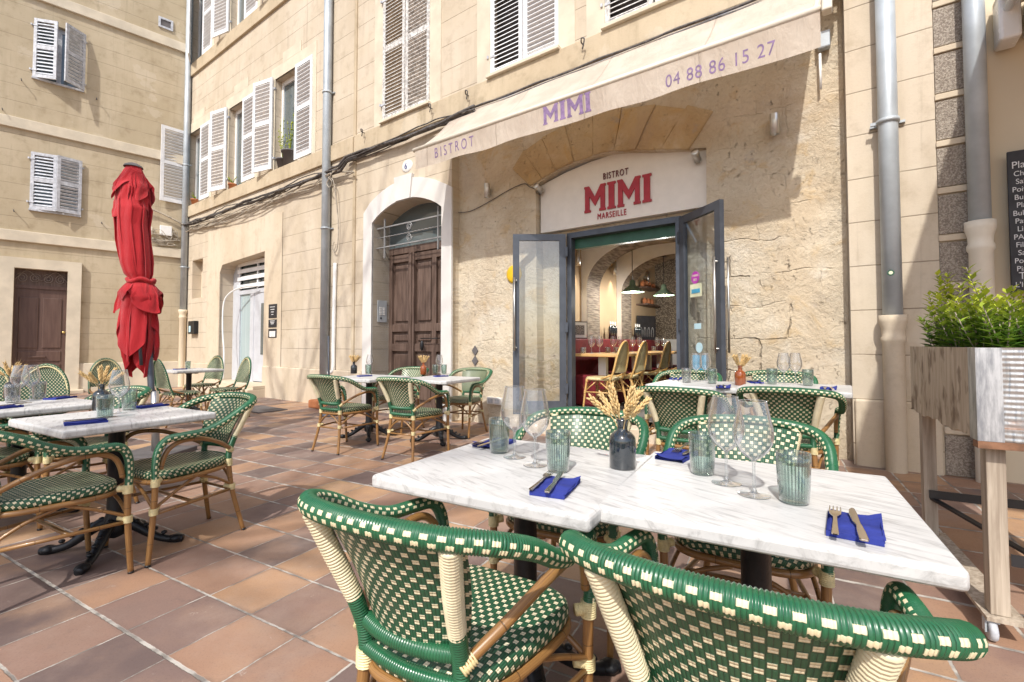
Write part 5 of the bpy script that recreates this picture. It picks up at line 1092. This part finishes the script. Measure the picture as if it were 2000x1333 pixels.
def setting(tb, px, py, hx, hy, tx, ty, where, order='fk', nrz=None, full=True):
    # napkin centre, then the image points of the cutlery's handle end and tip
    zt = TAB[tb][1]; c = at(px, py, zt); a = at(hx, hy, zt); t = at(tx, ty, zt); rz = math.atan2(t.y - a.y, t.x - a.x) - PI / 2
    item(tb, 'n', px, py, 'folded blue paper napkin ' + where, rz if nrz is None else nrz)
    R_ = Matrix.Rotation(rz, 4, 'Z')
    for i, q in enumerate(order):
        p = a + R_ @ Vec((-.020 + .048 * i, -.0 - .006 * i, .0168)); putw(q, p, rz + R(1 if i == 0 else 5), ('steel fork ' if q == 'f' else 'steel knife ') + 'on the blue napkin ' + where)
GZ = GA
# front left table
item('FL', 'g', 975, 884, 'green ribbed tumbler at the far left of the front left table'); item('FL', 'w', 1005, 893, 'wine glass just right of the far left tumbler on the front left table'); item('FL', 'w', 1045, 909, 'wine glass beside the nearer tumbler on the front left table')
item('FL', 'g', 1090, 921, 'green ribbed tumbler behind the tilted cutlery on the front left table')
setting('FL', 1086, 955, 1050, 972, 1120, 910, 'in the middle of the front left table'); setting('FL', 966, 869, 985, 862, 910, 884, 'far left on the front left table', 'kf')
item('FL', 'bk', 1216, 914, 'dark smoked glass bottle between the two front tables'); item('FL', 'wh', 1216, 914, 'dried wheat ears in the dark bottle between the front tables', .4, .02)
# front right table
setting('FR', 1322, 893, 1358, 876, 1290, 912, 'far left on the front right table', 'kf'); item('FR', 'g', 1372, 926, 'green ribbed tumbler at the back left of the front right table'); item('FR', 'w', 1419, 944, 'wine glass standing farther left on the front right table')
item('FR', 'w', 1473, 967, 'wine glass nearest us on the front right table'); item('FR', 'g', 1551, 982, 'green ribbed tumbler nearest us on the front right table'); setting('FR', 1668, 1033, 1655, 1066, 1655, 970, 'at the right edge of the front right table')
# back tables
item('BL', 'c', 1341, 748, 'pale ribbed tumbler leftmost on the table before the restaurant door'); item('BL', 'w', 1360, 745, 'left wine glass on the table before the restaurant door'); item('BL', 'w', 1378, 744, 'right wine glass on the table before the restaurant door'); item('BL', 'g', 1391, 750, 'green ribbed tumbler on the table before the restaurant door')
setting('BL', 1320, 741, 1318, 744, 1330, 738, 'farther back before the restaurant door'); setting('BL', 1413, 757, 1408, 761, 1414, 751, 'in front before the restaurant door')
item('BL', 'am', 1446, 753, 'amber bottle on the table before the restaurant door'); item('BL', 'wh2', 1446, 753, 'dried wheat in the amber bottle before the stone wall', 0, .02)
item('BR', 'g', 1508, 751, 'left green ribbed tumbler on the table against the stone wall'); item('BR', 'w', 1531, 750, 'left wine glass on the table against the stone wall'); item('BR', 'w', 1554, 750, 'right wine glass on the table against the stone wall'); item('BR', 'g', 1578, 754, 'right green ribbed tumbler on the table against the stone wall')
setting('BR', 1475, 748, 1482, 751, 1468, 746, 'at the left of the table against the stone wall'); setting('BR', 1618, 760, 1618, 766, 1622, 754, 'at the right of the table against the stone wall')
# middle tables
item('ML', 'bk', 691, 730, 'dark bottle on the small table left of the brown door'); item('ML', 'wh2', 691, 730, 'dried wheat in the dark bottle left of the brown door', 1, .02); item('ML', 'g', 719, 731, 'green ribbed tumbler beside the dark bottle before the brown door'); item('ML', 'w', 722, 728, 'wine glass behind the tumbler left of the brown door')
setting('ML', 712, 735.5, 702, 735, 724, 734, 'on the table left of the brown door'); 
item('MR', 'am', 827, 732, 'amber bottle on the small table before the brown door'); item('MR', 'wh2', 827, 732, 'dried wheat in the amber bottle before the brown door', 2, .02); item('MR', 'g', 850, 731, 'left green tumbler beside the amber bottle before the brown door'); item('MR', 'g', 867, 731, 'right green tumbler on the table before the brown door'); item('MR', 'w', 858, 729, 'wine glass between the two tumblers before the brown door'); setting('MR', 861, 736, 851, 735, 873, 734, 'beside the amber bottle before the brown door')
# left tables
item('T1', 'bk', 197, 801, 'dark bottle on the left foreground table'); item('T1', 'wh', 197, 801, 'dried wheat in the dark bottle on the left foreground table', 2.2, .02); item('T1', 'g', 205, 817, 'green ribbed tumbler in front of the dark bottle on the left foreground table'); item('T1', 'w', 232, 807, 'wine glass between the tumblers on the left foreground table'); item('T1', 'g', 252, 801, 'green ribbed tumbler right of the wine glass on the left foreground table')
setting('T1', 168, 827, 126, 830, 215, 822, 'at the front of the left foreground table'); setting('T1', 295, 795, 275, 797, 320, 792, 'at the right of the left foreground table')
item('T2', 'c', 24, 787, 'ribbed tumbler at the front of the table cut by the left edge'); item('T2', 'c', 76, 780, 'ribbed tumbler at the right of the table cut by the left edge'); item('T2', 'w', 38, 784, 'wine glass on the left of the table cut by the left edge'); item('T2', 'w', 59, 782, 'wine glass beside the right tumbler on the table cut by the left edge'); item('T2', 'bk', 22, 778, 'dark bottle behind the tumbler on the table cut by the left edge'); item('T2', 'wh', 22, 778, 'dried wheat in the dark bottle at the left edge', 1., .02)
setting('T2', 4, 798, -20, 800, 30, 795, 'front of the table cut by the left edge'); setting('T2', 118, 779, 98, 781, 140, 776, 'right on the table cut by the left edge')
item('T3', 'g', 367, 721, 'green tumbler on the far table by the corner drainpipe'); item('T3', 'n', 352, 722, 'blue napkin on the far table by the corner drainpipe', GZ)
# indoor glasses
for i, (t, n) in enumerate(((1.75, 1.0), (1.82, 1.12), (1.78, 1.7), (1.85, 1.82), (1.78, 2.5), (1.86, 2.62), (1.8, 3.7), (1.87, 3.85))):
    putw('w', fw(t, -n, 1.012), 0, ('first', 'second', 'third', 'fourth', 'fifth', 'sixth', 'seventh', 'eighth')[i] + ' wine glass from the doorway on the indoor oak tables')
for i, (t, n) in enumerate(((1.66, .92), (1.8, 1.45), (1.9, 1.55), (1.75, 2.3), (1.8, 3.5))):
    putw('c', fw(t, -n, 1.012), 0, ('first', 'second', 'third', 'fourth', 'fifth')[i] + ' tumbler from the doorway on the indoor oak tables').scale = (1, 1, .7)
# ================================================================== PARASOL (folded)
pb = at(305, 886, 0); pa = empty('folded_parasol', (-3.34, 4.85, 0), 0, label='tall folded red parasol tied at its waist on a dark pole', cat='parasol')
Zp = 4.85; k_ = Zp / F
def o2(px, py): return ((px - CX) * k_ + 3.34, H + (672 - py) * k_)
LEFT = [(237, 324), (228, 345), (220, 362), (222, 380), (217, 395), (217, 420), (222, 470), (230, 515), (240, 536), (252, 547), (240, 560), (232, 572), (236, 590), (230, 625), (222, 676), (236, 690), (250, 715), (256, 738)]
RIGHT = [(268, 324), (278, 345), (287, 368), (284, 388), (294, 408), (290, 440), (294, 480), (297, 510), (296, 535), (292, 547), (305, 562), (317, 583), (308, 606), (312, 632), (317, 664), (317, 700), (308, 722), (298, 738)]
def prof(lst, z):
    q = [o2(*p) for p in lst]
    for (x0, z0), (x1, z1) in zip(q, q[1:]):
        if z0 >= z >= z1: return x0 + (x1 - x0) * (z0 - z) / (z0 - z1)
    return q[0][0] if z > q[0][1] else q[-1][0]
def drape(py0, py1, nf, ph, depth, grow=1., hem=0., hk=2, sharp=1.):
    z0 = o2(0, py0)[1]; z1 = o2(0, py1)[1]
    def f(u, v):
        a = 2 * PI * u; hz = hem * (abs(math.cos(hk * a / 2 + ph)) ** 1.5) * v; z = z0 + (z1 - z0) * v - hz
        zz = max(z, z1 - .02); l, r = prof(LEFT, zz), prof(RIGHT, zz); c = (l + r) / 2; w = (r - l) / 2 * .86 * (1 + (grow - 1) * (.15 + 2.6 * v * v))
        q = nf * a / 2 + ph + .5 * math.sin(2.2 * v + a) + .35 * math.sin(5 * v + 2 * a + ph); sh = 1 - abs(math.cos(q)) ** sharp
        q2 = nf * a + 3 * ph + 1.4 * math.sin(3 * v + ph); d = depth * (.6 + .4 * math.sin(a * 2 + ph * 3)) * sst(0, .10, v)
        rad = 1 - d * sh - .05 * math.sin(q2) * sst(0, .15, v) - .028 * math.sin(3 * nf * a + 6 * v + ph) * sst(.05, .3, v) + .02 * math.sin(14 * v + 3 * a) * v
        tw = a + .22 * math.sin(nf * a + ph) * sst(0, .2, v)
        return Vec((c + w * rad * math.cos(tw), w * .85 * rad * math.sin(tw), z))
    return f
B().grid(drape(327, 548, 9, .4, .45, 1., 0, 2, .7), 220, 70).obj('canopy', M['red'], pa)
B().grid(drape(324, 358, 5, 1.1, .42, 1.10, .20, 4, .8), 160, 24).obj('vent_flap', M['red'], pa)
B().grid(drape(336, 380, 5, 2.9, .5, 1.07, .26, 3, .8), 160, 24).obj('vent_flap_layer', M['red'], pa)
B().grid(drape(547, 630, 8, 2.2, .42, 1.0, .40, 3, .7), 200, 44).obj('canopy_skirt', M['red'], pa)
B().grid(drape(550, 655, 8, .3, .45, .84, .44, 2, .7), 200, 44).obj('inner_skirt', M['red'], pa)
B().grid(drape(545, 572, 5, 4.0, .35, 1.08, .22, 3, .8), 160, 20).obj('waist_flap', M['red'], pa)
zt = o2(0, 549)[1]; wl = (o2(252, 0)[0] + o2(293, 0)[0]) / 2
B().tube([(wl + .115 * math.cos(a * PI / 12), .10 * math.sin(a * PI / 12), zt + .015 * math.sin(a)) for a in range(24)], .022, 8, per=2, closed=True).obj('tie_strap', M['red'], pa)
xt, ztp = o2(252, 321); x2, z2 = o2(282, 590); x3, z3 = o2(298, 760)
B().lathe([(0.001, .03), (.04, .025), (.075, .005), (.085, -.015)], 20, (xt, 0, ztp)).obj('finial', M['slate'], pa)
B().tube([(xt, 0, ztp - .03), (x2, .0, z2), (x3 - .012, -.0, z3 + .12)], .021, 14, lin=True).obj('rib_bundle', M['frame'], pa)
B().tube([(x2 - .01, -.1, z2 + .02), (x3 - .03, -.10, z3 + .25)], .015, 10, lin=True).obj('strut', M['frame'], pa)
B().tube([(x2 + .0, .02, z2), (x3, .0, z3), (x3 + .035, 0, .62)], .030, 16, lin=True).obj('upper_pole', M['frame'], pa)
B().tube([(x3 + .035, 0, .66), (x3 + .06, 0, .05)], .036, 16, lin=True).obj('lower_pole', M['metal'], pa)
B().bbox(x3 - .2, x3 + .32, -.26, .26, 0, .05, .01).obj('base_plate', M['slate'], pa)
# slim dark pole standing in for the downpipe's narrower lower half
o = empty('thin_pole', at(643, 812, 0), aM, label='thin dark pole standing between the drainpipe and the middle tables', cat='pole')
B().tube([(0, 0, 0), (-.05, 0, 1.28)], .016, 10, lin=True).lathe([(.001, 0), (.16, 0), (.16, .03), (.03, .05), (.02, .1)], 18).obj('pole', M['frame'], o)
# ================================================================== PLANTER with shrubs
gv = Vec((.52, .854, 0)).normalized(); ev = Vec((.875, -.484, 0))
org = Vec((1.86, 1.85, 0)); pw = math.atan2(-.484, .875)      # local x = width, local y = length (away)
pt = empty('raised_planter', org, pw - R(0), label='raised wooden and corrugated steel planter on timber legs at the right edge', cat='planter')
Wd, Ln = .52, .95; zt_, zb2 = 1.135, .775
b = B()   # long left side board, ragged lower edge
pts = [(0, zb2), (.08, zb2 + .006)] + [(i * .04, zb2 + .006 * math.sin(i * 1.7) + .006 * math.sin(i * .6)) for i in range(3, 26)] + [(Ln, zb2), (Ln, zt_), (0, zt_)]
n = len(pts); b.add([(-.03, y, z) for y, z in pts] + [(-.004, y, z) for y, z in pts], [tuple(range(n)), tuple(reversed(range(n, 2 * n)))] + [(i, (i + 1) % n, (i + 1) % n + n, i + n) for i in range(n)])
b.obj('side_board', M['rawwood'], pt)
def cor(u, v): return Vec((.03 + (Wd - .03) * u, -.032 - .0007 * math.sin(v * (zt_ - zb2) / .0105 * PI) - .012 * math.sin(u * 7), zb2 + (zt_ - zb2) * v))
B().grid(cor, 24, 240).obj('end_sheet', M['corr'], pt); B().box(.0, Wd, -.018, -.0, zb2, zt_).box(Wd - .03, Wd, 0, Ln, zb2, zt_).box(0, Wd, Ln - .03, Ln, zb2, zt_).box(0, Wd, 0, Ln, zb2 + .01, zb2 + .04).obj('inner_box', M['rawwood'], pt)
b = B(); b.box(-.034, .040, -.050, -.047, zb2 - .0, zt_); b.box(-.036, -.033, -.050, .03, zb2, zt_); b.obj('corner_strip', M['galv'], pt)
B().box(-.036, Wd, -.052, .0, zb2 - .028, zb2 - .001).obj('rusty_lip', simple('rust', (.22, .11, .06), .8, var=.4, scale=20), pt)
for x in (.0, Wd - .06):
    for y in (.0, Ln - .07): B().bbox(x, x + .058, y, y + .062, .10, zb2 - .028 if y == 0 else zb2 + .1, .003).obj('leg', M['legwood'], pt)
b = B(); b.box(.058, Wd - .06, Ln - .078, Ln - .072, .30, .345); b.box(.02, Wd - .0, Ln - .079, Ln - .073, .301, .344); b.box(.06, Wd, -.010, -.004, .30, .345); b.bar((.03, Ln - .05, .30), (Wd - .03, .05, .12), .03, .012); b.box(.12, .32, -.062, -.054, zb2 - .03, zb2 + .02); b.tube([(.25, -.065, zb2), (.27, -.09, zb2 - .01), (.28, -.1, zb2 - .05), (.32, -.1, zb2 - .06), (.40, -.1, zb2 - .055)], .007, 8); b.obj('bracket', M['blackpaint'], pt)
b = B(); b.box(-.02, .10, -.03, Ln, .085, .099); b.box(Wd - .1, Wd + .02, -.03, Ln, .085, .099); b.obj('base_rail', M['legwood'], pt)
for x, y in ((-.0, .0), (Wd, .0), (.0, Ln), (Wd, Ln - .02)):
    o = B().lathe([(.012, -.012), (.036, -.012), (.04, -.006), (.04, .006), (.036, .012), (.012, .012)], 20, M=Matrix.Translation((x, y, .042)) @ Matrix.Rotation(R(90), 4, 'Y')).obj('castor', M['shutg'], pt); B().box(x - .02, x + .02, y - .02, y + .02, .075, .085).box(x - .022, x - .016, y - .015, y + .015, .035, .08).obj('fork', M['zinc'], o)
B().box(.0, Wd - .03, .0, Ln - .03, zt_ - .06, zt_ - .03).obj('soil', M['soil'], pt)
sh = empty('boxwood_shrub', org + Vec((0, 0, zt_ - .05)), pw, label='leafy yellow-green shrub growing in the raised planter at the right edge', cat='shrub')
random.seed(9); b = B(); st = B()
for k in range(270):
    x = random.uniform(.03, Wd - .04); y = random.uniform(.02, Ln - .05); edge = min(x, Wd - x) < .08
    hgt = random.uniform(.12, .30) * (.8 + .5 * math.exp(-((y - .95) / .2) ** 2) + .25 * math.sin(y * 9) ** 2) + (.10 if random.random() < .06 else 0)
    lean = Vec(((x - Wd / 2) * random.uniform(.1, .7), (y - Ln / 2) * random.uniform(.0, .35), 1.)).normalized(); lean = (lean + Vec((random.uniform(-.25, .25), random.uniform(-.25, .25), 0))).normalized()
    p0 = Vec((x, y, 0)); st.tube([p0, p0 + lean * hgt], .0025, 4, lin=True); nl = int(hgt / .016)
    for q in range(nl):
        f_ = q / nl; c = p0 + lean * hgt * (.12 + .88 * f_)
        for w_ in range(2):
            a = q * 1.57 + w_ * PI + random.uniform(-.3, .3); up = .35 + .9 * f_ ** 3; d = (Vec((math.cos(a), math.sin(a), up))).normalized(); s_ = d.cross(Vec((0, 0, 1))).normalized(); L = random.uniform(.026, .068) * (1.1 - .3 * f_); W2 = L * .25; nn = s_.cross(d)
            b.add([c, c + d * L * .45 + s_ * W2 + nn * .003, c + d * L + nn * -.003, c + d * L * .45 - s_ * W2 + nn * .003], [(0, 1, 2), (0, 2, 3)])
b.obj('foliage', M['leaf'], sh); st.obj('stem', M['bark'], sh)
# ================================================================== CAMERA, SUN, SKY
cam = bpy.data.cameras.new('camera'); co = bpy.data.objects.new('camera', cam); COL.objects.link(co); SC.camera = co
cam.sensor_width = 36; cam.lens = 36 * F / 2000; cam.clip_start = .02; cam.clip_end = 300
co.location = (0, 0, H); co.rotation_euler = (R(90) + TH, 0, 0); cam.shift_x = 0; cam.shift_y = (CY - 666.5) / 2000.
sd = Vec((.251, .777, -.94)).normalized(); sun = bpy.data.lights.new('sun', 'SUN'); sun.energy = 3.1; sun.angle = R(.9); sun.color = (1, .965, .905)
so = bpy.data.objects.new('sun', sun); COL.objects.link(so); so.rotation_euler = sd.to_track_quat('-Z', 'Y').to_euler(); so.location = (-3, -8, 12)
w = bpy.data.worlds.new('World'); SC.world = w; w.use_nodes = True; nt = w.node_tree; bg = nt.nodes['Background']; sky = nt.nodes.new('ShaderNodeTexSky'); sky.sky_type = 'NISHITA'; sky.sun_disc = False
sky.sun_elevation = math.asin(-sd.z); sky.sun_rotation = math.atan2(-sd.x, -sd.y); sky.air_density = 1; sky.dust_density = 2.5; sky.ozone_density = 1
nt.links.new(sky.outputs[0], bg.inputs[0]); bg.inputs[1].default_value = .15
SC.view_settings.view_transform = 'Standard'; SC.view_settings.look = 'None'; SC.view_settings.exposure = .50; SC.view_settings.gamma = 1
SC.cycles.max_bounces = 8; SC.cycles.transparent_max_bounces = 24; SC.cycles.diffuse_bounces = 4; SC.cycles.glossy_bounces = 3
SC.cycles.caustics_reflective = False; SC.cycles.caustics_refractive = False
for m in bpy.data.materials:
    if m.users == 0: bpy.data.materials.remove(m)
